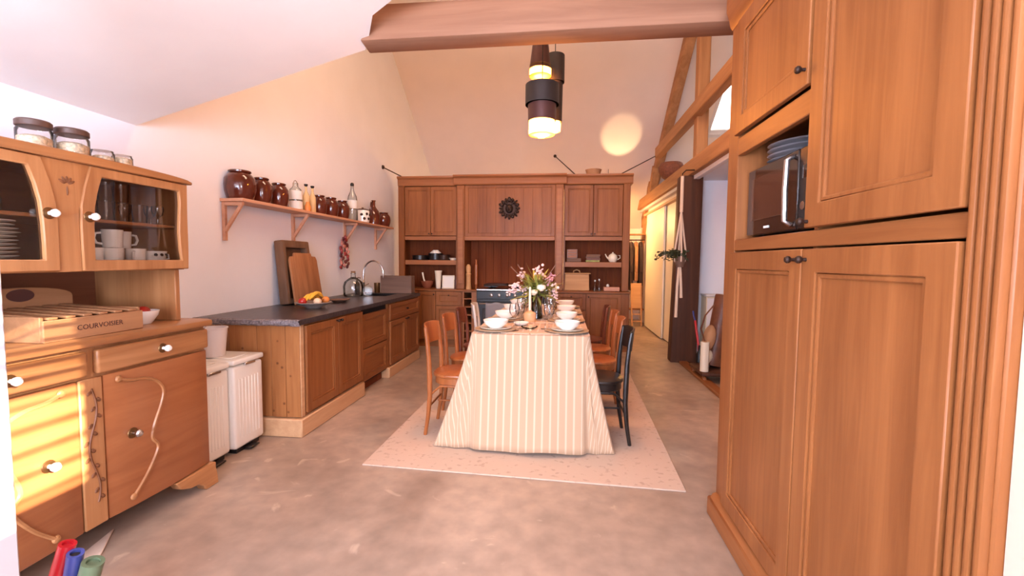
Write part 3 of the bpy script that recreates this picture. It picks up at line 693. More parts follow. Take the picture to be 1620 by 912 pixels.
# middle: open shelf between two side boards
MB().box(-2.62,-2.105,2.195,2.225,.955,1.236).build('side_board', M['dr_z'], dr, .004)
MB().box(-2.62,-2.105,1.04,1.07,.955,1.236).build('side_board', M['dr_z'], dr, .004)
MB().box(-2.62,-2.60,1.07,2.195,.955,1.236).build('back_board', M['dr_dark'], dr)
# upper glazed part
UX = -2.05
MB().box(-2.62,UX-.03,2.205,2.235,1.236,1.71).build('upper_side', M['dr_z'], dr, .006)
MB().box(-2.62,UX-.03,1.055,1.085,1.236,1.71).build('upper_side', M['dr_z'], dr, .006)
MB().box(-2.62,-2.605,1.085,2.205,1.25,1.70).build('upper_back', M['dr_dark'], dr)
MB().box(-2.62,UX-.03,1.055,2.235,1.236,1.258).build('upper_floor', M['dr_y'], dr, .004)
MB().box(-2.605,UX-.05,1.085,2.205,1.458,1.474).build('inner_shelf', M['dr_y'], dr, .003)
crn = [(1.03,1.70),(2.26,1.70),(2.26,1.715)]+[(1.645+.60*math.cos(a), 1.718+.022*math.sin(a)) for a in [math.pi*i/16 for i in range(17)]]+[(1.03,1.715)]
MB(lambda u,v,w:(w,u,v)).prism(crn, -2.63, UX+.012).build('cornice', M['dr_y'], dr, .004)
MB(lambda u,v,w:(w,u,v)).prism([(1.60,1.237),(1.69,1.237),(1.687,1.40),(1.69,1.50),(1.715,1.62),(1.745,1.70),(1.545,1.70),(1.575,1.62),(1.60,1.50),(1.603,1.40)], UX-.032, UX-.008).build('center_panel', M['dr_z'], dr, .003)
cpn = [c for c in dr.children if c.name.startswith('center_panel')][0]
for i in range(5):
    a = (i-2)*.5
    MB().ell((UX-.008,1.645+.022*math.sin(a),1.60+.022*math.cos(a)),(.004,.006,.015),7,5,Matrix.Rotation(-a,3,'X')).build('carved_leaf', M['carve'], cpn)
MB().ell((UX-.008,1.645,1.575),(.004,.004,.02),6,5).build('carved_leaf', M['carve'], cpn)
def glazed(mir):
    def mm(p): return (3.29-p[0], p[1]) if mir else p
    L_o = [(1.69,1.24),(1.688,1.35),(1.688,1.44),(1.692,1.52),(1.708,1.60),(1.738,1.698)]
    R_o = [(2.238,1.698),(2.236,1.60),(2.234,1.52),(2.234,1.44),(2.234,1.35),(2.23,1.24)]
    L_i = [(1.742,1.288),(1.742,1.36),(1.744,1.44),(1.750,1.52),(1.765,1.59),(1.785,1.655)]
    R_i = [(2.185,1.658),(2.188,1.60),(2.182,1.52),(2.176,1.44),(2.180,1.36),(2.19,1.288)]
    out = L_o+R_o; inn = L_i+R_i
    d = MB(lambda u,v,w:(w,u,v)).ring([mm(p) for p in out], [mm(p) for p in inn], UX-.028, UX).build('glazed_door', M['dr_z'], dr, .004)
    MB(lambda u,v,w:(w,u,v)).prism([mm(p) for p in inn], UX-.018, UX-.015).build('pane', M['pane'], d)
    knob_at(d, FXP(UX), *mm((1.722,1.475)), 0, .016, 'porcelain', 'brass')
glazed(False); glazed(True)

# things in the dresser
tum_prof = [(0,.002),(.029,.002),(.030,.006),(.036,.095)]
tum = MB().lathe(tum_prof, n=18).build('tumbler', M['glass'])
first = True
for lay, z in (('lower',1.4745),('upper',1.5715)):
    for i, y in enumerate((1.83,1.915,2.0,2.085)[:4 if lay=='lower' else 3]):
        o = tum if first else tum.copy()
        if not first: COL.objects.link(o)
        first = False; o.location = (-2.20+.012*(i%2), y, z)
        tag(o, f'glass tumbler in the {lay} layer behind the dresser pane, {["first","second","third","fourth"][i]} from the knob', 'glass', 'tumblers in the dresser')
stg = [(0,0),(.026,0),(.027,.003),(.005,.008),(.005,.035),(.022,.05),(.028,.075),(.026,.095)]
sg0 = None
for i, y in enumerate((2.14,2.165,2.10)):
    o = MB().lathe(stg, n=16).build('sherry_glass', M['glass']) if sg0 is None else sg0.copy()
    if sg0 is None: sg0 = o
    else: COL.objects.link(o)
    o.location = ((-2.14,-2.21,-2.29)[i], y, 1.4745)
    tag(o, ['little stemmed glass at the front right of the dresser glass shelf','little stemmed glass second back at the right of the dresser glass shelf','little stemmed glass at the back right of the dresser glass shelf'][i], 'glass', 'small stemmed glasses')
def mug(label, x, y, z, a, r=.042, h=.085):
    t = thing('mug', label, 'mug', (x,y,z), 'mugs in the dresser', local=True)
    MB().lathe([(0,0),(r*.85,0),(r*.9,.004),(r,h),(r*.93,h),(r*.85,.01),(0,.008)], n=20).build('mug_body', M['porcelain'], t)
    MB().tube([(r*.93,0,h*.82),(r*1.45,0,h*.78),(r*1.6,0,h*.5),(r*1.4,0,h*.25),(r*.9,0,h*.2)], .006, 6).build('handle', M['porcelain'], t)
    b = MB()
    for q in (-.5,0,.5):
        for zz in (.35,.6): 
            c = a*0+q-math.pi*.5
            b.box(-.004,.004,-.004,.004,-.008,.008) if False else None
    t.rotation_euler = (0,0,a); return t
def lettering(parent, txt, size, loc, rot, mt, ex=.0006):
    cu = bpy.data.curves.new('lettering', 'FONT'); cu.body = txt; cu.size = size; cu.extrude = ex; cu.align_x = 'CENTER'; cu.align_y = 'CENTER'; cu.resolution_u = 2
    o = bpy.data.objects.new('tmp', cu); COL.objects.link(o)
    dg = bpy.context.evaluated_depsgraph_get(); me = bpy.data.meshes.new_from_object(o.evaluated_get(dg))
    bpy.data.objects.remove(o); me.name = 'lettering'; me.materials.clear(); me.materials.append(M[mt])
    t = bpy.data.objects.new('lettering', me); COL.objects.link(t); t.parent = parent; t.location = Vector(loc)-OFF[parent.name]; t.rotation_euler = rot
    return t
for i,(x,y,z,a,lb) in enumerate(((-2.14,1.80,1.259,2.2,'white mug below the glasses, nearest the dresser door knob'),(-2.14,1.895,1.259,-2.4,'white mug, bottom of the pair stacked second from the knob'),(-2.14,1.895,1.346,-2.0,'white mug stacked on top of another white mug'),
      (-2.13,2.0,1.259,-.9,'white mug with its handle turned right in the middle of the lower dresser shelf'),(-2.24,2.03,1.259,1.6,'white mug standing in the second row of the lower dresser shelf'),(-2.24,2.03,1.346,1.2,'white mug on top at the back of the lower dresser shelf'),
      (-2.25,1.84,1.259,1,'white mug at the back behind the nearest mugs'))):
    mug(lb, x, y, z, a)
cc = thing('teacup', 'white cup with dark pattern at the right end of the lower dresser shelf', 'cup', (-2.14,2.115,1.259), local=True)
MB().lathe([(0,0),(.024,0),(.026,.006),(.045,.035),(.053,.075),(.050,.075),(.040,.035),(.02,.01),(0,.009)], n=20).build('cup_body', M['porcelain'], cc)
MB().tube([(0,.05,.062),(0,.078,.058),(0,.082,.035),(0,.046,.03)], .005, 6).build('handle', M['porcelain'], cc)
for a in (-.7,-.2,.3,.8): 
    T = Vector((math.cos(a),math.sin(a),.3)).to_track_quat('Z','Y').to_matrix()
    MB().lathe([(.009,0),(.008,.002),(0,.002)], (.052*math.cos(a),.052*math.sin(a),.056), 6, T).build('painted_mark', M['iron'], cc)
car = None
for i, (x,y) in enumerate(((-2.22,1.37),(-2.22,1.475),(-2.34,1.42))):
    if car is None: car = MB().lathe([(0,0),(.046,0),(.050,.006),(.052,.05),(.040,.085),(.018,.12),(.014,.16),(.020,.20),(.018,.20),(.012,.16)], n=20).build('carafe', M['glass']); o = car
    else: o = car.copy(); COL.objects.link(o)
    o.location = (x,y,1.4745); tag(o, ['clear glass carafe behind the left dresser pane, near the picture edge','clear glass carafe behind the left dresser pane, next to its carved stile','clear glass carafe at the back behind the left dresser pane'][i], 'carafe', 'carafes in the dresser')
pl0 = None; random.seed(11)
names12 = ['bottom','second','third','fourth','fifth','sixth','seventh','eighth','ninth','tenth','eleventh','top']
for i in range(12):
    if pl0 is None: pl0 = MB().lathe([(0,0),(.065,0),(.07,.003),(.115,.012),(.117,.015),(.112,.015),(.066,.006),(0,.005)], n=28).build('dinner_plate', M['porcelain']); o = pl0
    else: o = pl0.copy(); COL.objects.link(o)
    o.location = (-2.21+random.uniform(-.006,.006), 1.435+random.uniform(-.006,.006), 1.259+i*.0152)
    tag(o, f'white plate, {names12[i]} of the stack behind the left dresser pane', 'plate', 'plate stack in the dresser')
# jars on top
def storage(label, x, y, r, h, fill, lid=True):
    z = 1.742 if abs(y-1.645) < .45 else 1.733
    t = thing('storage_jar', label, 'jar', (x,y,z), 'storage jars on the dresser', local=True)
    MB().lathe([(0,0),(r*.95,0),(r,.008),(r,h*.85),(r*.9,h*.93),(r*.9,h)], n=22).build('jar_glass', M['glass'], t)
    MB().lathe([(0,.004),(r*.93,.004),(r*.93,h*fill),(r*.6,h*fill+.01),(0,h*fill+.004)], n=20).build('jar_contents', M['oats'], t)
    if lid: MB().lathe([(r*.96,h*.96),(r*1.0,h*.98),(r*1.0,h+.018),(r*.9,h+.024),(0,h+.024)], n=24).build('jar_lid', M['lid'], t)
    return t
storage('big glass jar with brown lid on the dresser, the left one of two', -2.30,1.72,.060,.125,.6)
storage('big glass jar with brown lid on the dresser, the right one of two', -2.28,1.855,.062,.125,.62)
storage('short open glass jar of dry food on the dresser beside the lidded jars', -2.28,1.99,.048,.085,.6,False)
storage('short open glass jar of dry food at the right end of the jar row', -2.28,2.09,.044,.085,.75,False)
tag(MB().box(-2.25,-2.14,2.15,2.21,1.734,1.755).build('red_packet', M['red'], bevel=.006), 'small red packet lying at the right end of the dresser top', 'packet')
# crate on the dresser
cr = thing('wooden_crate', 'open wooden wine crate with slatted lid and stamped lettering on the dresser worktop', 'crate', (-2.22,1.72,.955))
MB().box(-2.045,-2.03,1.51,1.93,.956,1.045).build('front_board', M['crate'], cr, .003)
MB().box(-2.42,-2.045,1.51,1.525,.956,1.06).build('end_board', M['crate'], cr, .003)
MB().box(-2.42,-2.045,1.915,1.93,.956,1.06).build('end_board', M['crate'], cr, .003)
MB().box(-2.42,-2.045,1.525,1.915,.956,.964).build('base_board', M['crate'], cr)
MB(lambda u,v,w:(w,u,v)).prism([(1.50,.956),(1.935,.956),(1.935,1.115)]+[(1.72+.215*math.cos(a),1.115+.045*math.sin(a)) for a in [math.pi*i/12 for i in range(13)]]+[(1.50,1.115)], -2.44, -2.42).build('back_board', M['crate'], cr, .003)
for i in range(6):
    y = 1.532+i*.0665; z0, z1 = 1.064, 1.046
    MB().hull8([(-2.415,y,z0),(-2.035,y,z1),(-2.035,y+.036,z1),(-2.415,y+.036,z0)],[(-2.415,y,z0+.01),(-2.035,y,z1+.01),(-2.035,y+.036,z1+.01),(-2.415,y+.036,z0+.01)]).build('slat', M['crate'], cr, .002)
MB(FXP(-2.42)).lathe([(0,0)]) if False else None
T = Matrix(((0,0,1),(1.0,0,0),(0,.55,0)))
MB().lathe([(.052,0),(.052,.003),(0,.0032)], (-2.42,1.72,1.125), 24, T).build('oval_plaque', M['pewter'], cr)
lettering(cr, 'COURVOISIER', .031, (-2.0295,1.73,1.0), (R(90),0,R(90)), 'pewter')
# bowl with red fruit
lathe_obj('white_bowl', 'white bowl of red fruit right of the crate on the dresser', 'bowl', [(0,0),(.035,0),(.04,.006),(.066,.045),(.072,.07),(.069,.07),(.06,.04),(.03,.012),(0,.010)], (-2.17,2.06,.955), 'porcelain')
for i,(dx,dy,dz) in enumerate(((.025,-.02,.06),(-.02,.025,.062),(-.02,-.03,.06))):
    o = MB().ell((0,0,0),(.03,.03,.027),12,8).build('red_apple', M['apple']); o.location = (-2.17+dx,2.06+dy,.955+dz)
    tag(o, ['red apple at the front of the white bowl on the dresser','red apple at the right of the white bowl on the dresser','red apple at the back of the white bowl on the dresser'][i], 'apple', 'apples in the white bowl')

# ------------------------------------------------------------------ two enamel bins and a pail
def bin_(label, y0, y1, x0, x1, h):
    t = thing('pedal_bin', label, 'bin', ((x0+x1)/2,(y0+y1)/2,0))
    b = MB().box(x0,x1,y0,y1,.035,h).build('bin_body', M['bin'], t, .018, seg=3)
    for i in range(7):
        u = y0+.05+(y1-y0-.1)*i/6
        MB().box(x1-.001,x1+.003,u-.008,u+.008,.10,h-.09).build('rib', M['bin'], b, .0018)
    l = MB().box(x0-.008,x1+.008,y0-.006,y1+.006,h+.008,h+.045).build('lid', M['bin'], t, .012, seg=3)
    MB().box(x0+.05,x1-.05,y0+.04,y1-.04,h+.045,h+.052).build('lid_panel', M['bin'], l, .004)
    MB().box(x1-.002,x1+.014,(y0+y1)/2-.05,(y0+y1)/2+.05,h-.005,h+.012).build('lid_catch', M['steel'], l, .003)
    MB().box(x0+.03,x1-.02,y0+.03,y1-.03,.0,.035).build('base_plate', M['black'], t, .003)
    MB().box(x1-.02,x1+.035,(y0+y1)/2-.045,(y0+y1)/2+.045,.010,.022).build('pedal', M['black'], t, .004)
bin_('cream enamel pedal bin standing between the other bin and the dresser', 2.345, 2.595, -2.56, -2.135, .585)
bin_('cream enamel pedal bin against the end of the counter', 2.615, 2.895, -2.56, -2.115, .590)
pa = thing('plastic_pail', 'pale translucent pail standing on the bins beside the dresser', 'pail', (-2.32,2.70,.643), local=True); pa.scale = (.82,.82,.92)
MB().lathe([(0,0),(.075,0),(.078,.006),(.098,.20),(.104,.202),(.104,.21),(.094,.21),(.074,.01),(0,.008)], n=26).build('pail_body', M['plastic'], pa)
MB().tube([(0,.104*math.cos(a),.195-.0*a+.05*math.sin(a)) for a in [math.pi*i/12 for i in range(13)]], .003, 5).build('pail_handle', M['steel'], pa)

# ------------------------------------------------------------------ back cabinets
YB = 6.5
def cornice(t, x0, x1, y, pr=.05):
    MB(lambda u,v,w:(w,v,u)).prism([(2.395,6.94),(2.395,y),(2.42,y-.01),(2.49,y-.018),(2.51,y-pr),(2.535,y-pr),(2.535,6.94)], x0, x1).build('cornice', M['rail'], t, .004)
def wall_unit(label, x0, x1, pil, doors, shelf, knobs):
    t = thing('wall_cabinet', label, 'cabinet', ((x0+x1)/2,6.7,.866))
    MB().box(x0,x0+.02,YB,6.94,.866,2.395).build('side_panel', M['oak_z'], t)
    MB().box(x1-.02,x1,YB,6.94,.866,2.395).build('side_panel', M['oak_z'], t)
    np_ = 7
    for i in range(np_):
        a = x0+.02+(x1-x0-.04)*i/np_; b = x0+.02+(x1-x0-.04)*(i+1)/np_
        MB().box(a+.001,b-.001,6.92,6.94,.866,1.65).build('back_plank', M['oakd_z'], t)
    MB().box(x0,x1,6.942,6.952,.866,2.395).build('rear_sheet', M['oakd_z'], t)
    MB().box(x0+.02,x1-.02,YB+.002,6.94,1.66,1.68).build('cupboard_floor', M['oak_x'], t)
    MB().box(x0+.02,x1-.02,YB-.004,YB+.03,1.595,1.655).build('rail', M['rail'], t, .004)
    MB().box(x0+.02,x1-.02,YB+.01,6.92,shelf[0],shelf[1]).build('shelf_board', M['rail'], t, .004)
    MB().box(pil[0],pil[1],YB-.03,YB+.02,.866,2.395).build('pilaster', M['oak_z'], t, .006)
    for i,(a,b) in enumerate(doors): panel_door(t, FYN(YB), a, b, 1.66, 2.385, st=.05, knob=(knobs[i],1.69), kr=.010)
    cornice(t, x0-(.0 if x0 < -1 else 0), x1+(.03 if x1 > .5 else 0), YB-.02)
    return t
wall_unit('left wall cabinet of the oak kitchen wall with two doors over open shelves', -2.47,-1.565,(-2.465,-2.372),((-2.365,-1.972),(-1.966,-1.572)),(1.225,1.295),(-1.99,-1.945))
wall_unit('right wall cabinet of the oak kitchen wall with two doors over open shelves', .012,.945,(.843,.943),((.02,.425),(.431,.838)),(1.21,1.285),(.405,.45))
hd = thing('hood_surround', 'oak chimney surround with planked front over the range cooker', 'cabinet', (-.78,6.7,.866))
for a,b in ((-1.56,-1.44),(-.115,.005)):
    MB().box(a,b,YB-.07,6.94,.866,2.395).build('pilaster', M['oak_z'], hd, .006)
    MB().box(a+.02,b-.02,YB-.082,YB-.069,.95,2.34).build('pilaster_face', M['rail'], hd, .004)
n = 9
fr_ = MB(FYN(YB-.03)).ring([(-1.44,1.65),(-.115,1.65),(-.115,2.395),(-1.44,2.395)], [(-1.385,1.70),(-.17,1.70),(-.17,2.355),(-1.385,2.355)], 0, .024).build('hood_frame', M['oak_z'], hd, .004)
for i in range(n):
    a = -1.385+1.215*i/n; b = -1.385+1.215*(i+1)/n
    MB().box(a+.0003,b-.0003,YB-.045+.0012*(i%2),YB-.02,1.70,2.355).build('plank', M['oak_z'], hd, .0012)
MB().box(-1.44,-.115,YB-.07,YB+.01,1.59,1.65).build('rail', M['rail'], hd, .005)
n = 11
for i in range(n):
    a = -1.44+1.325*i/n; b = -1.44+1.325*(i+1)/n
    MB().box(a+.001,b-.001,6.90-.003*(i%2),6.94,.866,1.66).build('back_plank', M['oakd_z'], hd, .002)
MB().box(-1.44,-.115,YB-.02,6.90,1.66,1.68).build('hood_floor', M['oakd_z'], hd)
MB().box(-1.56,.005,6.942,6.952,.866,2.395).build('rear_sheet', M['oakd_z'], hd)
cornice(hd, -1.60, .045, YB-.085, .06)
em = thing('carved_emblem', 'round dark carved lion-head emblem on the chimney surround', 'emblem', (-.78,YB-.05,2.06))
MB().lathe([(.125,0),(.128,.010),(.12,.018),(.10,.018),(.09,.008),(0,.006)], (-.78,YB-.0485,2.055), 28, Vector((0,-1,0)).to_track_quat('Z','Y').to_matrix()).build('emblem_ring', M['iron'], em)
for i in range(16):
    a = 2*math.pi*i/16; r = .128
    MB().ell((-.78+r*math.cos(a),YB-.070,2.055+r*math.sin(a)),(.020+.005*math.sin(i*2.1),.018,.032+.007*math.sin(i*3.7)),8,6,Matrix.Rotation(-(a-math.pi/2),3,'Y')).build('wreath_leaf', M['iron'], em)
MB().ell((-.78,YB-.07,2.05),(.055,.035,.065),14,10).build('face', M['iron'], em)
for s in (-1,1):
    MB().ell((-.78+s*.022,YB-.103,2.065),(.009,.007,.007),8,6).build('eye', M['gap'], em)
    MB().ell((-.78+s*.045,YB-.07,2.125),(.018,.014,.022),8,6).build('ear', M['iron'], em)
MB().ell((-.78,YB-.108,2.04),(.012,.014,.022),8,6).build('nose', M['iron'], em)
MB().tube([(-.81,YB-.09,2.01),(-.78,YB-.10,2.0),(-.75,YB-.09,2.01)], .007, 6).build('mouth', M['gap'], em)
MB().tube([(-.825,YB-.066,2.15),(-.825,YB-.066,2.20),(-.80,YB-.066,2.175),(-.78,YB-.066,2.21),(-.76,YB-.066,2.175),(-.735,YB-.066,2.20),(-.735,YB-.066,2.15)], .010, 6).build('crown', M['iron'], em)

Yb = 6.38
def base_unit(name, label, x0, x1, fronts):
    t = thing(name, label, 'cabinet', ((x0+x1)/2,6.7,0))
    MB().box(x0,x1,Yb+.002,6.94,.10,.838).build('carcass', M['oak_z'], t)
    MB().box(x0,x1,Yb+.04,6.94,0,.098).build('plinth', M['oak_x'], t)
    for (nm,a,b,c,d,k) in fronts: panel_door(t, FYN(Yb), a, b, c, d, st=.05, knob=k, name=nm, kr=.010)
    return t
base_unit('corner_base_cabinet', 'oak base cabinet left of the small wine rack', -2.47,-1.465, (('door',-2.46,-2.13,.12,.83,None),('door',-2.12,-1.865,.12,.83,(-1.885,.79)),('drawer',-1.855,-1.475,.63,.83,(-1.66,.78)),('door',-1.855,-1.475,.12,.62,(-1.5,.58))))
base_unit('drawer_base_cabinet', 'oak base cabinet between the range cooker and the passage', -.085,.945, (('drawer',-.075,.335,.60,.83,(.13,.79)),('drawer',-.075,.335,.36,.59,(.13,.55)),('drawer',-.075,.335,.12,.35,(.13,.31)),('door',.345,.83,.12,.83,(.375,.79))))
wr = thing('wine_rack', 'narrow open wine rack built in left of the range cooker', 'rack', (-1.38,6.6,0))
MB().box(-1.46,-1.435,Yb,6.94,.0,.838).build('side_panel', M['rail'], wr, .003); MB().box(-1.325,-1.245,Yb,6.94,.0,.838).build('side_panel', M['rail'], wr, .003)
for z in (.0,.12,.24,.36,.48,.60,.72,.822): MB().box(-1.435,-1.325,Yb+.004,6.94,z,z+.016).build('rack_shelf', M['rail'], wr, .002)
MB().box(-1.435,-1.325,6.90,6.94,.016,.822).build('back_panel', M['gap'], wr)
for nm,lb,x0,x1 in (('oak_worktop','oak worktop under the left open shelves of the kitchen wall',-2.47,-1.24),('oak_worktop','oak worktop under the right open shelves of the kitchen wall',-.09,.95)):
    tag(MB().box(x0,x1,Yb-.03,6.94,.84,.8655).build(nm, M['oak_x'], bevel=.005), lb, 'worktop', 'oak worktops of the kitchen wall')
ck = thing('range_cooker', 'black range cooker with steel trim and a row of knobs', 'cooker', (-.66,6.6,0))
kx0, kx1, ky = -1.235, -.122, 6.33
MB().box(kx0,kx1,ky,6.88,.05,.86).build('cooker_body', M['black'], ck, .006)
MB().box(kx0-.004,kx1+.004,ky-.025,6.88,.86,.885).build('cooktop', M['steel'], ck, .005)
MB().box(kx0,kx1,ky-.02,ky,.735,.855).build('control_panel', M['black'], ck, .005)
for i in range(8):
    x = kx0+.22+i*.115
    MB().lathe([(.024,0),(.022,.025),(.012,.03),(0,.03)], (x,ky-.02,.795), 14, Vector((0,-1,0)).to_track_quat('Z','Y').to_matrix()).build('knob', M['steel'], ck)
for a,b in ((kx0+.01,-.675),(-.665,kx1-.01)):
    d = MB().box(a,b,ky-.025,ky,.16,.70).build('oven_door', M['black'], ck, .008)
    MB().box(a+.08,b-.08,ky-.029,ky-.025,.25,.60).build('oven_window', M['screen'], d, .003)
    MB().tube([(a+.03,ky-.028,.675),(a+.04,ky-.07,.675),(b-.04,ky-.07,.675),(b-.03,ky-.028,.675)], .010, 8).build('oven_handle', M['steel'], d)
for x in (kx0+.06,kx1-.06): 
    for y in (ky+.06,6.82): MB().lathe([(.02,0),(.02,.05)], (x,y,0), 10).build('foot', M['steel'], ck)
for i,(x,y) in enumerate(((-1.05,6.5),(-1.05,6.74),(-.66,6.62),(-.28,6.5),(-.28,6.74))):
    MB().lathe([(.035,.885),(.045,.893),(.03,.90),(0,.90)], (x,y,0), 14).build('burner', M['black'], ck)
    g = MB()
    for a in (0,math.pi/2): 
        c, s = math.cos(a)*.10, math.sin(a)*.10
        g.beam((x-c,y-s,.912),(x+c,y+s,.912),.012,.012)
    g.build('pan_support', M['black'], ck)
# griddle pans on the cooker
gp = thing('griddle_pan', 'flat black griddle pan on the left rings of the range cooker', 'pan', (-.98,6.6,.918))
MB().box(-1.16,-.80,6.47,6.72,.919,.945).build('pan_body', M['iron'], gp, .01, seg=2)
MB().tube([(-.80,6.6,.94),(-.75,6.6,.95),(-.72,6.6,.95)], .010, 6).build('pan_handle', M['iron'], gp)
MB().box(-1.14,-.82,6.49,6.70,.9455,.955).build('pan_lid', M['pewter'], gp, .004)
tw = MB()
k = 10; vs = []
for j in range(9):
    for i in range(k+1): vs.append((-1.09+.30*i/k, ky-.085-.006*math.sin(i*1.9)*(j/8), .69-.34*j/8-.01*math.sin(i*.9)))
tw.add(vs, [(j*(k+1)+i,j*(k+1)+i+1,(j+1)*(k+1)+i+1,(j+1)*(k+1)+i) for j in range(8) for i in range(k)])
o = tw.build('tea_towel', M['dishcloth']); md = o.modifiers.new('thick','SOLIDIFY'); md.thickness = .004
tag(o, 'grey tea towel hanging over the left oven handle', 'towel')
# ------------------------------------------------------------------ things on the back shelves
# left unit, upper shelf (z 1.295): dark pans and dishes
def pan(label, x, y, z, r, h, mt, hd_=True):
    t = thing('saucepan', label, 'pan', (x,y,z), 'pans on the left upper shelf', local=True)
    MB().lathe([(0,0),(r*.9,0),(r,.01),(r,h),(r*1.04,h+.004),(r*.96,h),(r*.94,.012),(0,.008)], n=20).build('pan_body', M[mt], t)
    if hd_: MB().tube([(r*.9,-r*.4,h*.8),(r*1.3,-r*.9,h*.95),(r*1.7,-r*1.3,h)], .010, 6).build('pan_handle', M['black'], t)
pan('low black pan at the left end of the upper left shelf', -2.20,6.70,1.2955,.12,.07,'black')
pan('black casserole in the middle of the upper left shelf', -1.95,6.68,1.2955,.11,.10,'black', False)
pan('black pan right of the casserole on the upper left shelf', -1.80,6.62,1.2955,.09,.08,'iron', False)
lathe_obj('grey_bowl', 'pale grey bowl upside down on the casserole', 'bowl', [(0,.05),(.04,.05),(.085,.01),(.09,0),(.085,0),(.038,.045),(0,.045)], (-1.95,6.68,1.401), 'porcelain', n=20)
lathe_obj('small_dish', 'small pale dish at the right end of the upper left shelf', 'dish', [(0,0),(.04,0),(.065,.035),(.062,.036),(.038,.006),(0,.005)], (-1.66,6.62,1.2955), 'cream_china')
# left unit, counter level
mb_ = thing('mortar', 'terracotta mortar bowl holding a pestle on the left oak worktop', 'mortar', (-2.06,6.60,.8657), local=True)
MB().lathe([(0,0),(.05,0),(.055,.01),(.085,.06),(.095,.11),(.09,.11),(.075,.06),(.03,.03),(0,.028)], n=22).build('mortar_bowl', mat('red_clay',(150,86,60),.5), mb_)
MB().tube([(-.02,0,.04),(-.055,.0,.14),(-.075,0,.24)], [.016,.012,.014], 8).build('pestle', M['cream_china'], mb_)
lathe_obj('white_jug', 'tall pale tapered jug on the left oak worktop', 'jug', [(0,0),(.035,0),(.038,.006),(.042,.10),(.05,.22),(.058,.27),(.054,.27),(.04,.10),(0,.02)], (-1.88,6.58,.8657), 'cream_china')
nb_ = thing('recipe_frame', 'square pale framed card leaning on the left oak worktop', 'picture', (-1.72,6.56,.8657), local=True); nb_.rotation_euler = (R(-8),0,0)
MB(lambda u,v,w:(u,-w,v)).ring([(-.095,0),(.095,0),(.095,.20),(-.095,.20)],[(-.08,.015),(.08,.015),(.08,.185),(-.08,.185)],0,.014).build('frame', M['cream_china'], nb_, .002)
MB().box(-.08,.08,-.006,-.001,.015,.185).build('card', M['label'], nb_)
lathe_obj('steel_flask', 'slim dark flask at the right end of the left oak worktop', 'flask', [(0,0),(.022,0),(.024,.004),(.024,.13),(.014,.15),(.014,.18),(0,.181)], (-1.60,6.56,.8657), 'pewter')
# mills and rolling pins left of the cooker
def mill(name, label, x, y, z, prof, mt): return lathe_obj(name, label, 'mill' if 'mill' in name else 'pin', prof, (x,y,z), mt, 16)
mill('pepper_mill', 'tall pale wooden pepper mill left of the cooker', -1.385,6.46,.8657, [(0,0),(.040,0),(.042,.01),(.036,.06),(.034,.20),(.042,.23),(.030,.245),(.038,.28),(.036,.34),(.016,.37),(0,.372)], 'lime')
mill('rolling_pin', 'slim reddish rolling pin standing between mill and cooker', -1.29,6.56,.8657, [(0,0),(.014,0),(.016,.06),(.024,.07),(.024,.36),(.016,.37),(.014,.43),(.018,.44),(0,.45)], 'chair')
# right unit, upper shelf
fc = thing('small_cabinet_box', 'little grey box with drawers at the left of the upper right shelf', 'box', (.20,6.66,1.2855))
MB().box(.06,.27,6.58,6.76,1.2865,1.34).build('box_base', M['walnut'], fc, .004)
MB().box(.065,.215,6.60,6.74,1.34,1.47).build('box_body', mat('pinkish_grey',(168,140,132),.7), fc, .004)
for i in range(3): MB().box(.075,.205,6.594,6.60,1.35+i*.04,1.38+i*.04).build('box_drawer', M['rail'], fc, .002)
for i in range(4):
    o = MB().box(0,.20,-.11,.0,0,.028).build('book', [M['leaf'],M['leather'],M['walnut'],M['stem']][i], bevel=.003); o.location = (.34+.01*(i%2),6.72,1.2857+i*.0285)
    tag(o, ['bottom book of the lying pile on the upper right shelf','second book from below in the pile on the upper right shelf','third book from below in the pile on the upper right shelf','top book of the lying pile on the upper right shelf'][i], 'book', 'books on the upper right shelf')
tpp = thing('teapot', 'pale teapot at the right end of the upper right shelf', 'teapot', (.73,6.62,1.2857), local=True)
MB().lathe([(0,0),(.045,0),(.06,.02),(.07,.06),(.06,.10),(.035,.12),(.03,.125),(.012,.13),(.012,.145),(0,.148)], n=22).build('pot_body', M['cream_china'], tpp)
MB().tube([(-.06,0,.05),(-.09,0,.08),(-.11,0,.12)], [.014,.010,.007], 8).build('spout', M['cream_china'], tpp)
MB().tube([(.06,0,.10),(.10,0,.10),(.105,0,.06),(.062,0,.035)], .007, 6).build('handle', M['cream_china'], tpp)
# right unit, counter level: bread box etc.
bb = thing('bread_box', 'pale wooden bread box with an arched handle on the right oak worktop', 'box', (.21,6.62,.8657))
MB(lambda u,v,w:(u,w,v)).prism([(.03,.867),(.395,.867),(.385,1.11),(.04,1.11)], 6.52, 6.76).build('box_body', M['lime'], bb, .006)
MB().box(.015,.41,6.50,6.78,1.11,1.125).build('box_lid', M['lime'], bb, .004)
MB().tube([(.16,6.64,1.122),(.17,6.64,1.155),(.21,6.64,1.17),(.25,6.64,1.155),(.26,6.64,1.122)], .010, 7).build('box_handle', M['lime'], bb)
for i,(x,h) in enumerate(((.475,.14),(.535,.155))):
    t = thing('oil_cruet', ['clear glass cruet beside the bread box','clear glass cruet between the other cruet and the loaf board'][i], 'bottle', (x,6.55,.8657), 'cruets', local=True)
    MB().lathe([(0,0),(.024,0),(.026,.006),(.024,.06),(.010,.09),(.009,h)], n=16).build('cruet_body', M['aqua'], t)
    MB().lathe([(.009,h-.005),(.013,h+.005),(.010,h+.02),(0,h+.022)], n=10).build('stopper', M['porcelain'], t)
lb_ = thing('tissue_box', 'low pinkish box at the right end of the right oak worktop', 'box', (.71,6.56,.8657))
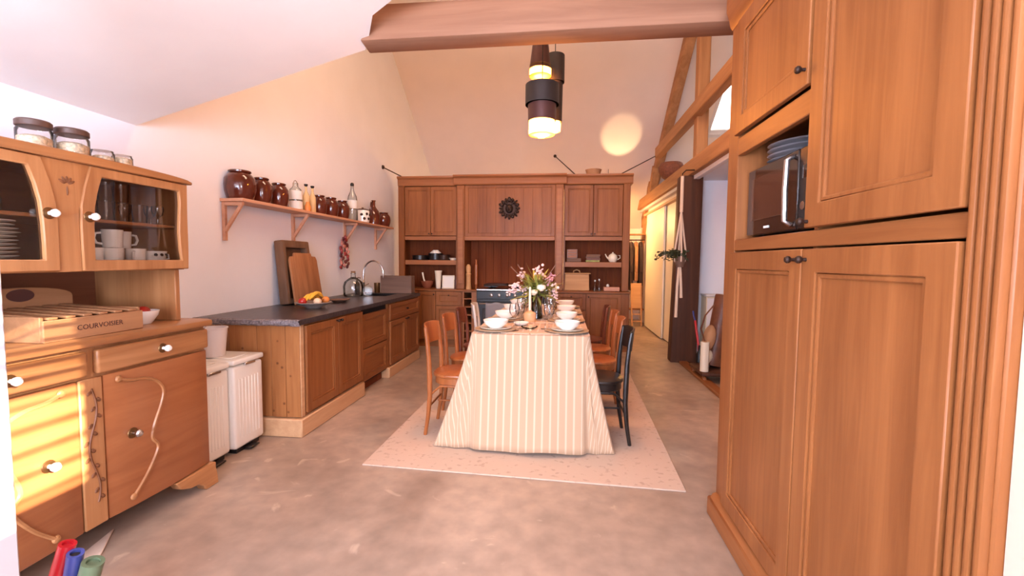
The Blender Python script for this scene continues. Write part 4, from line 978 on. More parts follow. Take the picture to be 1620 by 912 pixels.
MB().box(.60,.825,6.50,6.62,.867,.925).build('box_body', mat('salmon_card',(206,150,124),.7), lb_, .005)
MB().lathe([(0,.925),(.018,.925),(.024,.945),(.012,.965),(0,.967)], (.66,6.56,0), 12).build('box_knob', M['porcelain'], lb_)
lathe_obj('wicker_basket', 'small wicker basket on top of the right wall cabinet', 'basket', [(0,0),(.085,0),(.09,.01),(.115,.09),(.12,.10),(.108,.10),(.085,.015),(0,.01)], (.43,6.68,2.536), 'canvas', 20)
# tie rods
for (a,b,lb) in (((XL+.005,6.41,2.67),(-2.42,6.60,2.545),'short steel tie rod between left wall and the kitchen wall cornice'),((-.17,8.51,3.27),(.25,6.90,2.545),'steel tie rod running from the roof to the kitchen wall, near its middle'),((1.69,8.30,3.22),(.72,6.90,2.545),'steel tie rod running from the truss to the kitchen wall cornice')):
    t = thing('tie_rod', lb, 'rod', b, 'tie rods')
    MB().tube([a, tuple((Vector(a)+Vector(b))/2), b], .008, 6).build('rod', M['iron'], t)
    MB().ell(a,(.03,.03,.03),8,6).build('hook', M['iron'], t); MB().ell(b,(.015,.015,.015),8,6).build('anchor', M['iron'], t)

# ------------------------------------------------------------------ rug, table, cloth
rg = MB(lambda u,v,w:(u,v,w)).prism([(-1.238,2.594),(.712,2.515),(.80,5.55),(-1.20,5.60)], .0, .010)
tag(rg.build('rug', M['rug'], bevel=.003), 'pale speckled flat rug under the dining table', 'rug')
TX, TY0, TY1, TZ = -.215, 2.97, 5.05, .79
tb = thing('dining_table', 'long dining table hidden under the striped cloth', 'table', (TX,4.0,.010))
MB().box(TX-.395,TX+.395,TY0+.01,TY1-.01,TZ-.04,TZ-.004).build('table_top', M['oak_y'], tb, .004)
for sx in (-1,1):
    for y in (TY0+.12,TY1-.12):
        MB().box(TX+sx*.26-.035,TX+sx*.26+.035,y-.035,y+.035,.010,TZ-.041).build('leg', M['oak_z'], tb, .004)
def tablecloth():
    a, b, rc = .405, (TY1-TY0)/2+.005, .045; cy = (TY0+TY1)/2
    per = []  # (x, y, nx, ny)
    corners = [(-1,-1,math.pi,1.5*math.pi),(1,-1,1.5*math.pi,2*math.pi),(1,1,0,.5*math.pi),(-1,1,.5*math.pi,math.pi)]
    for ci,(sx,sy,a0,a1) in enumerate(corners):
        for k in range(13):
            t = a0+(a1-a0)*k/12
            per.append((sx*(a-rc)+rc*math.cos(t), sy*(b-rc)+rc*math.sin(t), math.cos(t), math.sin(t)))
        nxt = corners[(ci+1)%4]; n = 34 if ci in (0,2) else 70
        p0 = per[-1]; q = (nxt[0]*(a-rc)+rc*math.cos(nxt[2]), nxt[1]*(b-rc)+rc*math.sin(nxt[2]))
        for k in range(1,n): per.append((p0[0]+(q[0]-p0[0])*k/n, p0[1]+(q[1]-p0[1])*k/n, p0[2], p0[3]))
    N = len(per); K = 16; vs = []; uv = []
    for j in range(K+1):
        t = j/K
        for i,(x,y,nx,ny) in enumerate(per):
            dc = min(math.hypot(x-sx*a, y-sy*b) for sx in (-1,1) for sy in (-1,1))
            front = ny < -.6
            th = math.degrees(math.acos(min(1, abs(ny))))      # 0 on the flat ends, 90 on the long sides
            c = min(1, th/55)*(math.exp(-(max(0, dc-.03)/.10)**2) if th > 80 else 1)
            c = c*c*(3-2*c)
            side = abs(nx) > .6
            wave = .016*math.sin(7*x+1.3)+.007*math.sin(15*x+.4) if front else (.010*math.sin(5*y)+.006*math.sin(13*y+1))
            flare = (.115 if front else .025)
            dx, dy = nx, ny
            if c > .01:
                ex, ey = (math.copysign(1,x), math.copysign(1,y-0)*.30)
                dx = nx*(1-c)+ex*c; dy = ny*(1-c)+ey*c
            q = min(1, t/.42); q = q*q*(3-2*q)
            o = (flare*(1-c)+(.245 if x < 0 else .165)*c)*t**1.15 + wave*t
            if side: o -= .11*q*(1-c)
            if y < 0: o -= .060*t*math.exp(-((th-20)/13)**2)*(1 if th > .5 else math.exp(-(max(0, dc-.03)/.03)**2))
            D = .765*(1-c)+ .80*c
            z = TZ+.002 - D*t
            hem = .025+.018*math.sin(9*x+.6)*(1 if front else .3)
            zmin = hem*(1-c)+.014*c
            z = max(z, zmin*t + (TZ)*(1-t)*0 if t > .97 else .014)
            vs.append((TX+x+dx*o, cy+y+dy*o, z)); uv.append((x+nx*D*t, y+ny*D*t))
    fs = [(j*N+i, j*N+(i+1)%N, (j+1)*N+(i+1)%N, (j+1)*N+i) for j in range(K) for i in range(N)]
    fs.append(tuple(range(N-1,-1,-1)))
    me = bpy.data.meshes.new('tablecloth'); me.from_pydata([tuple(Vector(v)-Vector((TX,cy,.01))) for v in vs], [], fs)
    ul = me.uv_layers.new(name='UVMap')
    for p in me.polygons:
        p.use_smooth = True
        for li in p.loop_indices: ul.data[li].uv = uv[me.loops[li].vertex_index]
    me.set_sharp_from_angle(angle=R(60)); me.materials.append(M['tablecloth'])
    o = bpy.data.objects.new('tablecloth', me); COL.objects.link(o); o.location = (TX,cy,.01)
    bm = bmesh.new(); bm.from_mesh(me); bmesh.ops.recalc_face_normals(bm, faces=bm.faces); bm.to_mesh(me); bm.free()
    md = o.modifiers.new('thick','SOLIDIFY'); md.thickness = .003; md.offset = 1
    return o
tag(tablecloth(), 'beige striped linen tablecloth hanging to the floor over the dining table', 'tablecloth')

# ------------------------------------------------------------------ chairs
def chair(label, mt, seat='', ):
    t = thing('cafe_chair', label, 'chair', (0,0,0), 'cafe chairs around the dining table', local=True)
    m = M[mt]; sm = M[seat or mt]
    sp = [(-.012+.172*math.copysign(abs(math.cos(q))**.75, math.cos(q)), (.185+.015*math.cos(q))*math.copysign(abs(math.sin(q))**.75, math.sin(q))) for q in [2*math.pi*i/32 for i in range(32)]]
    MB().prism(sp, .428, .452).build('seat', sm, t, .008, seg=2)
    MB().ring([(x*.93,y*.93) for x,y in sp], [(x*.84,y*.84) for x,y in sp], .375, .4275).build('seat_ring', m, t, .004)
    for s in (-1,1):
        MB().tube([(-.215,s*.165,.0),(-.192,s*.165,.14),(-.178,s*.165,.30),(-.180,s*.165,.43),(-.186,s*.163,.58),(-.200,s*.160,.72),(-.212,s*.158,.795)], [.013,.015,.018,.019,.017,.015,.012], 9).build('rear_leg', m, t)
        MB().tube([(.158,s*.165,0),(.145,s*.155,.20),(.132,s*.145,.42)], [.012,.015,.018], 9).build('front_leg', m, t)
        MB().tube([(-.175,s*.155,.30),(-.10,s*.158,.365),(.05,s*.155,.365),(.138,s*.150,.27)], .009, 6).build('bentwood_brace', m, t)
    def back(z0, z1, bulge, th):
        vs = []; k = 12
        for (dx) in (0,th):
            for z in (z0,z1):
                for i in range(k+1):
                    y = -.168+.336*i/k; lean_ = -.186-.12*(z-.58)
                    e = .012*(1-(2*i/k-1)**4) if z == z1 else 0
                    vs.append((lean_-bulge*(1-(2*i/k-1)**2)+dx, y, z-.012+e))
        n = k+1; fs = []
        for i in range(k):
            fs += [(i,i+1,n+i+1,n+i),(2*n+i,3*n+i,3*n+i+1,2*n+i+1),(i,2*n+i,2*n+i+1,i+1),(n+i,n+i+1,3*n+i+1,3*n+i)]
        fs += [(0,n,3*n,2*n),(k,2*n+k,3*n+k,n+k)]
        return MB().add(vs, fs)
    back(.665,.815,.045,.014).build('backrest', m, t, .003)
    MB().tube([(-.165,0,.21),(.16,0,.21)], .007, 6).build('stretcher', m, t)
    MB().tube([(-.186,-.16,.21),(-.186,.16,.21)], .008, 6).build('stretcher', m, t)
    return t
ch = chair('honey-brown wooden cafe chair at the near left corner of the table', 'chair'); ch.location = (-.775,3.27,.010)
ys = (3.80,4.33,4.86)
dup(ch, (-.785,3.80,.010), R(-2), 'honey-brown wooden cafe chair, second from the near end on the left side')
c3 = chair('dark reddish wooden cafe chair, third from the near end on the left side', 'chair_dk'); c3.location = (-.79,4.33,.010)
c4 = chair('white-painted cafe chair at the far end of the left side', 'chair_white'); c4.location = (-.75,4.85,.010); c4.rotation_euler = (0,0,R(5))
XR = .285
c5 = chair('black-painted cafe chair at the near right corner of the table', 'chair_black'); c5.location = (XR-.02,3.26,.010); c5.rotation_euler = (0,0,R(182))
dup(ch, (XR,3.85,.010), R(180), 'honey-brown wooden cafe chair right behind the black chair')
dup(ch, (XR+.01,4.36,.010), R(181), 'honey-brown wooden cafe chair, third from the near end on the right side')
dup(c3, (XR-.02,4.86,.010), R(179), 'dark reddish wooden cafe chair at the far end of the right side')

# ------------------------------------------------------------------ table setting
ZT = TZ+.0052
charger = None; bowl0 = None; plate0 = None; wine0 = None; nap0 = None
rimm = mat('plate_rim', (176,150,120), .4)
rows = ['nearest','second','third','farthest']
wp = [(0,0),(.032,0),(.033,.002),(.006,.007),(.0042,.015),(.0042,.085),(.012,.095),(.034,.125),(.038,.15),(.033,.19)]
for s, sn in ((-1,'left'),(1,'right')):
    for r in range(4):
        y = 3.13+r*.545; x = TX+s*.255
        where = f'at the {rows[r]} place, {sn} side of the table'
        if charger is None:
            t = thing('charger_plate', '', 'plate', (x,y,ZT), local=True)
            MB().lathe([(0,0),(.09,0),(.10,.004),(.148,.014),(.150,.017),(.10,.008),(0,.006)], n=32).build('plate_body', M['cream_china'], t)
            MB().lathe([(.148,.0135),(.1525,.0150),(.152,.0180),(.147,.0172)], n=32).build('plate_rim', rimm, t); charger = t
        else: t = dup(charger, (x,y,ZT))
        tag(t, f'cream charger plate {where}', 'plate', 'charger plates')
        if plate0 is None: o = plate0 = MB().lathe([(0,0),(.07,0),(.075,.004),(.115,.013),(.116,.016),(.074,.008),(0,.006)], n=30).build('soup_plate', M['cream_china'])
        else: o = plate0.copy(); COL.objects.link(o)
        o.location = (x,y,ZT+.0125); tag(o, f'white plate under the bowl {where}', 'plate', 'white plates')
        if bowl0 is None: o = bowl0 = MB().lathe([(0,0),(.045,0),(.05,.006),(.082,.03),(.092,.058),(.089,.058),(.078,.031),(.045,.010),(0,.009)], n=30).build('soup_bowl', M['porcelain'])
        else: o = bowl0.copy(); COL.objects.link(o)
        o.location = (x,y,ZT+.021); tag(o, f'white soup bowl {where}', 'bowl', 'soup bowls')
        for g in range(2):
            if wine0 is None: o = wine0 = MB().lathe(wp, n=18).build('wine_glass', M['glass'])
            else: o = wine0.copy(); COL.objects.link(o)
            o.location = (TX+s*(.125-.03*g), y+.03+.095*g, ZT)
            tag(o, f'{["nearer","farther"][g]} wine glass {where}', 'glass', 'wine glasses')
        if nap0 is None:
            o = nap0 = MB().box(-.035,.035,-.10,.10,0,.006).build('napkin', M['napkin'], bevel=.002)
        else: o = nap0.copy(); COL.objects.link(o)
        o.location = (TX+s*.10, y-.09, ZT); o.rotation_euler = (0,0,R(90+s*8)); tag(o, f'linen napkin {where}', 'napkin', 'napkins')
# candles
def candle(label, x, y, h0, h1, pot):
    t = thing('candlestick', label, 'candle', (x,y,ZT), 'candles', local=True)
    if pot:
        MB().lathe([(0,0),(.042,0),(.045,.006),(.052,.045),(.05,.075),(.03,.088),(.018,.09),(.018,.10),(.012,.10)], n=20).build('holder', mat('amber_holder',(224,176,128),.2,coat=.5), t)
    else:
        MB().lathe([(0,0),(.036,0),(.037,.004),(.010,.014),(.008,.05),(.016,.06),(.008,.07),(.008,h0-.02),(.018,h0-.015),(.018,h0+.01),(.011,h0+.01)], n=16).build('holder', M['brass'], t)
    MB().lathe([(.011,h0),(.0115,h0+.002),(.0095,h1-.006),(.004,h1),(0,h1)], n=12).build('candle_stick', M['wax'], t)
    MB().tube([(0,0,h1-.001),(0.001,0,h1+.012)], .0012, 5).build('wick', M['black'], t)
candle('tall cream candle in a squat amber holder in front of the flowers', TX-.045,3.60,.098,.29,True)
candle('tall cream candle on a brass stick right of the flowers, the taller of two', TX+.10,4.12,.13,.36,False)
candle('shorter cream candle on a brass stick at the far right of the flowers', TX+.155,4.30,.11,.29,False)
# little dishes in the middle
for i,(x,y) in enumerate(((TX-.02,3.22),(TX-.10,3.42))):
    lathe_obj('glass_dish', ['small clear glass dish at the near end of the table middle','small white dish left of the front candle'][i], 'dish', [(0,0),(.035,0),(.06,.018),(.062,.024),(.058,.02),(.032,.005),(0,.004)], (x,y,ZT), ['glass','porcelain'][i])
# vase with flowers
VX, VY = TX-.005, 3.86
va = lathe_obj('flower_vase', 'tall greenish glass vase in the middle of the dining table', 'vase', [(0,0),(.05,0),(.055,.006),(.05,.06),(.045,.13),(.055,.20),(.058,.21),(.053,.20),(.041,.13),(.046,.06),(.04,.012),(0,.010)], (VX,VY,ZT), 'green_glass')
fl = thing('flower_bouquet', 'loose bouquet of white, pink and mauve flowers with long green leaves', 'bouquet', (VX,VY,ZT+.2))
random.seed(21)
st = MB(); lf = MB()
base = Vector((VX,VY,ZT+.03))
for i in range(16):
    a = random.uniform(0,2*math.pi); e = Vector((VX+.09*math.cos(a), VY+.09*math.sin(a), ZT+random.uniform(.24,.34)))
    st.tube([base+Vector((.02*math.cos(a),.02*math.sin(a),0)), Vector((VX+.02*math.cos(a),VY+.02*math.sin(a),ZT+.19)), e], .0025, 5)
def leafblade(m, p, d, L, w, droop):
    p = Vector(p); d = Vector(d).normalized(); side = d.cross(Vector((0,0,1))).normalized(); vs = []
    for k in range(6):
        t = k/5; c = p+d*L*t+Vector((0,0,-droop*t*t)); ww = w*math.sin(math.pi*min(1,t*.92+.08))
        vs += [c-side*ww, c+Vector((0,0,ww*.35)), c+side*ww]
    m.add(vs, [(3*k+q,3*k+q+1,3*k+q+4,3*k+q+3) for k in range(5) for q in (0,1)])
for i in range(210):
    a = random.uniform(0,2*math.pi); el = random.uniform(-.25,1.15); r0 = random.uniform(0,.06)
    leafblade(lf, (VX+r0*math.cos(a),VY+r0*math.sin(a),ZT+random.uniform(.19,.30)), (math.cos(a)*math.cos(el),math.sin(a)*math.cos(el),math.sin(el)), random.uniform(.08,.22), random.uniform(.008,.019), random.uniform(.0,.06))
tag(st.build('stems', M['stem'], fl), kind='stuff'); tag(lf.build('foliage', M['leaf'], fl), kind='stuff')
def rose(c, r, mt):
    m = MB()
    for ring,(n,rr,el) in enumerate(((4,.35,1.2),(6,.65,.75),(8,.95,.25))):
        for i in range(n):
            a = 2*math.pi*i/n+ring*.4
            d = Vector((math.cos(a)*math.cos(el),math.sin(a)*math.cos(el),math.sin(el)))
            T = d.to_track_quat('Z','Y').to_matrix()
            m.ell(Vector(c)+d*r*rr*.6,(r*.42,r*.42,r*.22),8,5,T)
    m.ell(c,(r*.6,r*.6,r*.6),10,7)
    return m.build('flower_head', M[mt], fl)
rose((VX-.02,VY-.12,ZT+.235),.044,'whitepetal'); rose((VX+.045,VY-.11,ZT+.275),.050,'whitepetal')
rose((VX+.0,VY+.02,ZT+.30),.04,'whitepetal'); rose((VX-.07,VY-.06,ZT+.275),.03,'whitepetal')
for (dx,dy,dz,mt,nn) in ((-.19,-.02,.28,'pink',8),(-.225,.0,.23,'pink',6),(-.13,.02,.375,'pink',9),(.02,.0,.425,'pink',8),(.05,.02,.36,'pink',6),(.10,-.02,.33,'mauve',7),(.155,-.03,.27,'pink',6),(-.11,-.06,.24,'pink',5),(.17,-.02,.20,'pink',5),(.13,.03,.38,'mauve',4)):
    m = MB(); cc_ = Vector((VX+dx,VY+dy,ZT+dz))
    m.tube([(VX+dx*.2,VY+dy*.2,ZT+.22), tuple(cc_*.6+Vector((VX,VY,ZT+.26))*.4+Vector((0,0,.02))), tuple(cc_)], .0028, 5)
    m.build('twig', M['stem'], fl)
    m = MB()
    for i in range(nn*2):
        p = cc_+Vector((random.gauss(0,.017),random.gauss(0,.017),random.gauss(0,.019)))
        m.ell(p,(.014,.014,.008),7,5,Matrix.Rotation(random.uniform(0,3),3,random.choice('XYZ')))
    tag(m.build('blossom', M[mt], fl), kind='stuff')
for (dx,dz) in ((-.23,.45),(-.17,.47),(.16,.47),(.20,.40)):
    MB().tube([(VX+dx*.15,VY,ZT+.22),(VX+dx*.6,VY,ZT+.22+(dz-.22)*.6),(VX+dx,VY,ZT+dz)], [.004,.003,.005], 5).build('twig', M['stem'], fl)

# ------------------------------------------------------------------ pendant lamps
def pendant(label, x, y, z0, tiers, cone=None, power=0, top=None):
    """z0 = lower rim; tiers: (radius, z from, z to, material)"""
    t = thing('pendant_lamp', label, 'lamp', (x,y,z0), 'pendant lamps over the table', local=True)
    for nm,(r0,r1,a,b,mt) in tiers:
        MB().lathe([(r0,a),(r1,b),(r1-.006,b),(r0-.006,a),(r0,a)], n=28).build(nm, M[mt], t)
    zt = max(b for _,(r0,r1,a,b,mt) in tiers)
    rt = [r1 for _,(r0,r1,a,b,mt) in tiers if b == zt][0]
    MB().lathe([(rt,zt-.004),(rt,zt),(0,zt+.004)], n=24).build('top_cap', M['shade_black'], t)
    MB().lathe([(.018,zt-.10),(.02,zt-.09),(.02,zt),(0,zt)], n=12).build('socket', M['shade_black'], t)
    MB().ell((0,0,.09),(.028,.028,.036),12,8).build('bulb', M['bulb'], t)
    H_ = (roofz(y) if y > 4.9 else nearz(y))-z0
    MB().tube([(0,0,zt),(0,0,(zt+H_)/2),(0,0,H_)], .004, 6).build('cord', M['black'], t)
    l = light('pendant_light', 'POINT', (0,0,.04), power, WARM, shadow_soft_size=.035); l.parent = t
    return t
PW = 72
pendant('front pendant lamp with black collar over an amber glass cylinder', -.170,3.40,2.245,(('amber_glass',(.098,.100,0,.16,'amber')),('inner_shade',(.104,.108,.10,.27,'pewter')),('outer_shade',(.126,.126,.22,.365,'shade_black'))),power=PW)
pendant('pendant lamp with two black cylinders half hidden behind the front lamp', -.085,3.80,2.38,(('amber_glass',(.05,.055,0,.14,'amber')),('inner_shade',(.062,.066,.08,.46,'shade_black')),('outer_shade',(.078,.078,.40,.62,'shade_black'))),power=PW*.6)
pendant('highest pendant lamp with a tapering brown shade and glowing glass rim', -.195,3.55,2.735,(('amber_glass',(.086,.084,0,.08,'amber')),('outer_shade',(.086,.050,.05,.34,'pewter'))),power=PW*.7)
# ------------------------------------------------------------------ lamp behind the kitchen wall (its glow shows on the roof)
up = thing('uplighter_lamp', 'floor uplighter behind the kitchen wall throwing a glow on the roof', 'lamp', (1.0,8.25,0), local=True)
MB().lathe([(0,0),(.14,0),(.14,.02),(.015,.03),(.015,2.20),(0,2.20)], n=20).build('stand', M['iron'], up)
MB().lathe([(.02,2.18),(.10,2.24),(.14,2.30),(.134,2.30),(.09,2.245),(0,2.20)], n=24).build('lamp_bowl', M['iron'], up)
MB().ell((0,0,2.26),(.03,.03,.03),10,8).build('bulb', M['bulb'], up)
l = light('uplighter_light', 'SPOT', (0,0,2.33), 60, (255,214,160), spot_size=R(36), spot_blend=.35, shadow_soft_size=.04, rot=(R(180),0,0)); l.parent = up
ol = thing('passage_lamp', 'small lamp lighting the passage behind the kitchen wall', 'lamp', (.85,8.8,2.1), local=True)
MB().lathe([(.09,0),(.05,.12),(.046,.12),(.086,0)], n=20).build('shade', M['cream_china'], ol)
MB().ell((0,0,.04),(.03,.03,.03),10,8).build('bulb', M['bulb'], ol)
MB().tube([(0,0,.12),(0,0,.4),(0,0,roofz(8.8)-2.1)], .004, 6).build('cord', M['black'], ol)
l = light('passage_light', 'POINT', (0,0,-.03), 130, (255,196,128), shadow_soft_size=.06); l.parent = ol

nl = thing('fill_lamp', 'added unseen fill lamp behind the camera that brightens the low ceiling', 'lamp', (-1.0,-.30,0), local=True)  # added out of view as fill, brightens the low ceiling
MB().lathe([(0,0),(.14,0),(.14,.02),(.014,.03),(.014,1.35),(0,1.35)], n=20).build('stand', M['white_paint'], nl)
MB().lathe([(.02,1.33),(.10,1.39),(.15,1.46),(.144,1.46),(.09,1.395),(0,1.35)], n=24).build('lamp_bowl', M['white_paint'], nl)
MB().ell((0,0,1.42),(.03,.03,.03),10,8).build('bulb', M['bulb'], nl)
l = light('fill_lamp_light', 'SPOT', (0,0,1.50), 26, (240,242,255), spot_size=R(150), spot_blend=.6, shadow_soft_size=.10, rot=(R(180),0,0)); l.parent = nl
# ------------------------------------------------------------------ right side: pot on the truss, plant hanger, alcove things
lathe_obj('basket_pot', 'round brown basketware pot on the tie beam of the truss', 'pot', [(0,0),(.10,0),(.13,.02),(.185,.12),(.19,.17),(.165,.23),(.15,.24),(.145,.23),(.17,.17),(.10,.02),(0,.015)], (1.64,7.15,2.5755), 'terracotta', 26)
ph = thing('plant_hanger', 'white macrame plant hanger with trailing plant before the dark post', 'plant hanger', (1.44,5.56,1.26))
HY = 5.60
MB().tube([(1.568,HY,2.40),(1.46,HY,2.40),(1.42,HY,2.36),(1.42,HY,2.31)], .008, 6).build('hook', M['iron'], ph)
MB().tube([(1.42,HY,2.33),(1.42,HY,2.10),(1.42,HY,1.90)], .020, 8).build('macrame_band', M['rope'], ph)
for (dx,dy,z1) in ((-.065,0,1.30),(.065,.0,1.30),(0,-.06,1.30),(0,.06,1.30)):
    MB().tube([(1.42,HY,1.91),(1.42+dx*.5,HY+dy*.5,1.66),(1.42+dx,HY+dy,1.42),(1.42+dx*.9,HY+dy*.9,1.31),(1.42,HY,1.22)], .011, 6).build('macrame_strand', M['rope'], ph)
for (dx,z1) in ((.025,.86),(-.03,.62)):
    MB().tube([(1.42+dx*.3,HY,1.23),(1.42+dx*.8,HY-.01,1.0),(1.42+dx,HY-.01,z1)], [.016,.016,.019], 7).build('macrame_tassel', M['rope'], ph)
MB().lathe([(0,1.235),(.04,1.235),(.058,1.28),(.062,1.36),(.057,1.36),(.05,1.28),(0,1.25)], (1.42,HY,0), 18).build('pot', M['walnut'], ph)
random.seed(9); pf = MB()
for i in range(26):
    a = random.choice((math.pi+random.uniform(-.7,.7), random.uniform(0,6.28))); L = random.uniform(.08,.30) if abs(a-math.pi) < .7 else random.uniform(.05,.12)
    p0 = Vector((1.42,HY,1.37)); p1 = p0+Vector((math.cos(a)*L*.6, math.sin(a)*L*.4-.02, random.uniform(.01,.07))); p2 = p0+Vector((math.cos(a)*L, math.sin(a)*L*.5-.03, random.uniform(-.05,.06)))
    pf.tube([p0,p1,p2], .004, 5)
    for q in (p1,(p1+p2)/2,p2):
        for k in range(2): pf.ell(q+Vector((random.gauss(0,.012),random.gauss(0,.012),random.gauss(0,.012))),(.020,.014,.006),6,4,Matrix.Rotation(random.uniform(0,3),3,random.choice('XYZ')))
tag(pf.build('foliage', M['leafdark'], ph), kind='stuff')
wc = thing('white_cupboard', 'low white painted cupboard at the end of the alcove', 'cupboard', (1.94,5.95,0))
MB().box(1.83,2.14,5.86,6.09,.0,.86).build('cupboard_body', M['cream_door'], wc, .005)
MB().box(1.835,1.975,5.845,5.86,.03,.84).build('cupboard_door', M['white_paint'], wc, .003)
MB().box(1.98,2.135,5.845,5.86,.03,.84).build('cupboard_door', M['white_paint'], wc, .003)
MB().box(1.82,2.15,5.84,6.09,.862,.885).build('cupboard_top', M['white_paint'], wc, .004)
MB().lathe([(.010,0),(.014,.014),(0,.018)], (1.95,5.845,.78), 10, Vector((0,-1,0)).to_track_quat('Z','Y').to_matrix()).build('knob', M['iron'], wc)
br = thing('red_broom', 'red-handled broom leaning in the corner next to the dark post', 'broom', (1.72,5.62,0))
MB().tube([(1.70,5.60,.06),(1.69,5.68,.30),(1.675,5.78,.56)], .014, 8).build('broom_handle', M['red'], br)
MB().box(1.655,1.745,5.57,5.64,.0,.075).build('broom_head', M['red'], br, .008)
MB().tube([(1.675,5.78,.56),(1.66,5.80,.62),(1.655,5.81,.68)], .010, 6).build('broom_grip', M['blue'], br)
tr2 = thing('wooden_trolley', 'low dark wooden trolley on the alcove floor under the bag', 'trolley', (1.67,5.15,0))
MB().box(1.50,1.87,4.86,5.36,.075,.115).build('trolley_deck', M['post'], tr2, .012, seg=2)
for x in (1.535,1.835):
    for y in (4.91,5.31):
        MB().lathe([(.034,-.014),(.036,-.008),(.036,.008),(.034,.014)], (x,y,.0375), 14, Matrix.Rotation(R(90),3,'Y')).build('wheel', M['chair'], tr2)
gb = thing('golf_bag', 'brown leather and tan canvas golf bag standing on the low trolley', 'bag', (1.70,5.19,.115))
A0 = Vector((1.66,5.16,.117)); 
T = Vector((.20,.10,1)).normalized().to_track_quat('Z','Y').to_matrix()
MB().lathe([(0,0),(.095,0),(.10,.02),(.105,.30),(.11,.60),(.115,.78),(.11,.80),(.10,.79),(0,.70)], tuple(A0+Vector((.03,0,.02))), 20, T).build('bag_body', M['leather'], gb)
MB().ell(A0+Vector((-.03,-.07,.34)),(.075,.06,.15),12,8,T).build('side_pocket', M['canvas'], gb)
MB().ell(A0+Vector((-.04,-.05,.13)),(.06,.06,.085),12,8,T).build('ball_pocket', M['cream_door'], gb)
MB().tube([A0+Vector((.00,-.12,.72)),A0+Vector((-.10,-.14,.60)),A0+Vector((-.14,-.14,.45)),A0+Vector((-.09,-.12,.30)),A0+Vector((0,-.10,.22))], .016, 8, .5).build('shoulder_strap', M['leather'], gb)
for i,(dx,dy,h) in enumerate(((.0,.0,1.0),(.05,.03,1.06),(.03,-.05,.96))):
    p = A0+Vector((.18+dx,.08+dy,.78)); q = A0+Vector((.20+dx*1.2,.10+dy*1.2,h))
    MB().tube([p,q], .007, 6).build('club_shaft', M['steel'], gb); MB().ell(q,(.03,.02,.025),8,6).build('club_head', M['iron'], gb)
pr_ = thing('paper_roll', 'upright cream paper roll standing on the trolley before the bag', 'roll', (1.545,4.95,.1155), local=True)
MB().lathe([(.018,0),(.045,0),(.045,.32),(.018,.32),(.018,0)], n=18).build('roll', M['cream_china'], pr_); MB().lathe([(.0,.001),(.0165,.001),(.0165,.325),(0,.325)], n=12).build('core', M['canvas'], pr_)
lathe_obj('dark_bottle', 'dark wine bottle standing on the alcove floor beside the trolley', 'bottle', [(0,0),(.037,0),(.038,.005),(.038,.19),(.016,.24),(.014,.30),(.016,.305),(0,.306)], (1.64,5.45,0), 'black')
# coats at the end of the passage
rk = thing('coat_rack', 'wooden coat rack with hat shelf at the end of the passage', 'rack', (1.42,9.5,0))
MB().box(1.12,1.68,9.30,9.56,1.84,1.865).build('hat_shelf', M['pine_z'], rk, .004)
for x in (1.13,1.65): MB().box(x,x+.03,9.50,9.55,0,1.84).build('upright', M['pine_z'], rk, .004)
MB().tube([(1.14,9.42,1.74),(1.68,9.42,1.74)], .012, 8).build('rail', M['iron'], rk)
MB().box(1.12,1.68,9.30,9.56,.30,.325).build('shoe_shelf', M['pine_z'], rk, .004)
cm = ['cloth_dark','cloth_grey','cloth_dark','cloth_tan','cloth_dark']
lbn = ['dark coat at the left end of the passage coat rack','grey coat second from the left on the passage coat rack','dark coat in the middle of the passage coat rack','tan coat second from the right on the passage coat rack','dark coat at the right end of the passage coat rack']
for i in range(5):
    x = 1.215+i*.095; y0, y1 = 9.28, 9.50; L = (.95,.85,1.0,.80,.9)[i]; top_ = 1.70
    t = thing('coat', lbn[i], 'coat', (x,9.4,top_-L), 'coats on the rack')
    prof = [(9.36,top_),(9.44,top_),(9.52,top_-.10),(9.54,top_-.4),(9.56,top_-L),(9.24,top_-L),(9.26,top_-.4),(9.28,top_-.10)]
    MB(lambda u,v,w:(w,u,v)).prism(prof, x-.035, x+.035).build('coat_body', M[cm[i]], t, .02, seg=2)
    MB(lambda u,v,w:(w,u,v)).prism([(9.25,top_-.10),(9.30,top_-.10),(9.29,top_-.62),(9.23,top_-.62)], x-.03, x+.03).build('sleeve', M[cm[i]], t, .012)
    MB().tube([(x,9.40,top_-.005),(x,9.40,top_+.03),(x,9.42,top_+.055)], .004, 5).build('hanger_hook', M['iron'], t)
fcx = thing('folding_stool', 'folded pale wooden step stool leaning in front of the coats', 'stool', (1.50,9.1,0))
for x in (1.40,1.58): MB().beam((x,9.02,.0),(x,9.20,.86),.03,.045).build('rail', M['cream_door'] if 0 else M['lime'], fcx, .004)
MB().hull8([(1.40,9.055,.36),(1.58,9.055,.36),(1.58,9.075,.36),(1.40,9.075,.36)],[(1.40,9.16,.86),(1.58,9.16,.86),(1.58,9.18,.86),(1.40,9.18,.86)]).build('seat_board', M['lime'], fcx, .004)
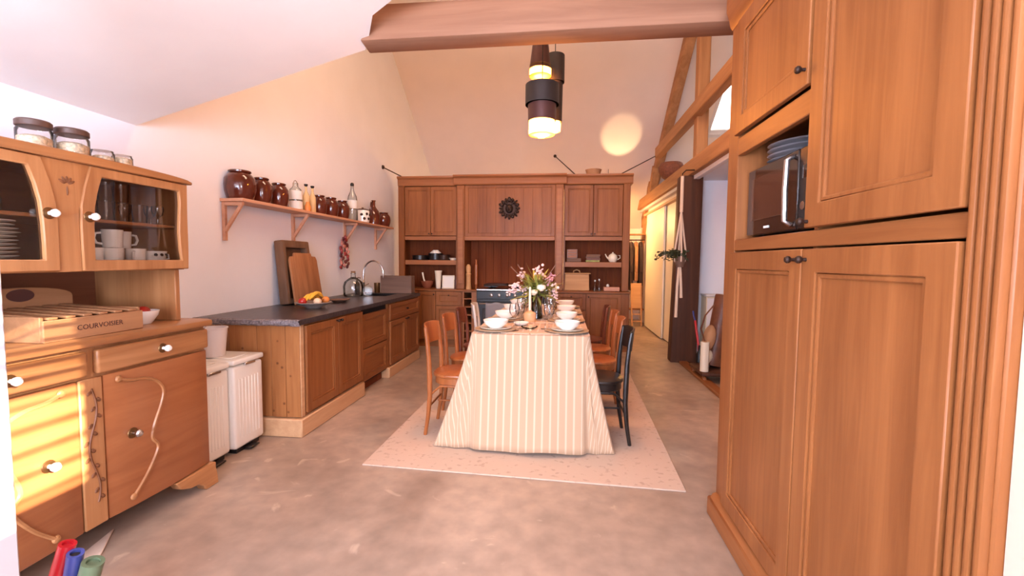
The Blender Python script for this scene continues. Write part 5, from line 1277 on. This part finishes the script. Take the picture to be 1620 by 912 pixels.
for z in (.10,.24): MB().beam((1.40,9.02+.21*z,z),(1.58,9.02+.21*z,z),.03,.02).build('tread', M['lime'], fcx, .003)
for i,(x,lb) in enumerate(((1.24,'dark shoe on the left of the coat rack floor'),(1.34,'dark shoe on the right of the coat rack floor'))):
    o = MB().ell((0,0,.0),(.042,.13,.045),12,8).build('shoe', M['leather']); o.location = (x,9.32,.047); tag(o, lb, 'shoe', 'shoes under the coats')

# ------------------------------------------------------------------ foreground at the lower left: paper rolls in a basket, pale flat piece
bk = thing('roll_basket', 'round basket on the floor holding rolls of wrapping paper', 'basket', (-1.57,1.13,0), local=True)
MB().lathe([(0,0),(.13,0),(.135,.01),(.15,.13),(.155,.14),(.142,.14),(.128,.02),(0,.015)], n=28).build('basket_body', M['terracotta'], bk)
MB().lathe([(.148,.132),(.158,.14),(.158,.155),(.146,.155)], n=28).build('basket_rim', M['terracotta'], bk)
def roll(label, a, b, r, mt, end='pewter'):
    t = thing('wrapping_roll', label, 'roll', a, 'rolls of wrapping paper')
    d = (Vector(b)-Vector(a)).normalized(); T = d.to_track_quat('Z','Y').to_matrix(); L = (Vector(b)-Vector(a)).length
    MB().lathe([(r*.62,0),(r,0),(r,L),(r*.62,L),(r*.60,.0)], a, 18, T).build('paper', M[mt], t)
    MB().lathe([(0,.004),(r*.58,.004),(r*.58,L*.98),(0,L*.98)], a, 14, T).build('core', M[end], t)
    return t
roll('red roll of wrapping paper at the lower left of the picture', (-1.60,1.10,.03),(-1.49,1.14,.425),.022,'red','red')
roll('blue roll of wrapping paper between the red and green rolls', (-1.56,1.15,.03),(-1.452,1.13,.405),.021,'blue','shade_black')
roll('green roll of wrapping paper at the right of the basket', (-1.51,1.12,.03),(-1.405,1.14,.375),.028,'greenroll','greenroll')
mt_ = MB().prism([(-2.11,1.81),(-2.06,1.62),(-2.0,1.40),(-1.86,1.48)], 0, .008)  # thin pale irregular piece lying flat on the floor
tag(mt_.build('floor_mat', M['mat'], bevel=.002), 'pale flat piece on the floor under the dresser front', 'mat')
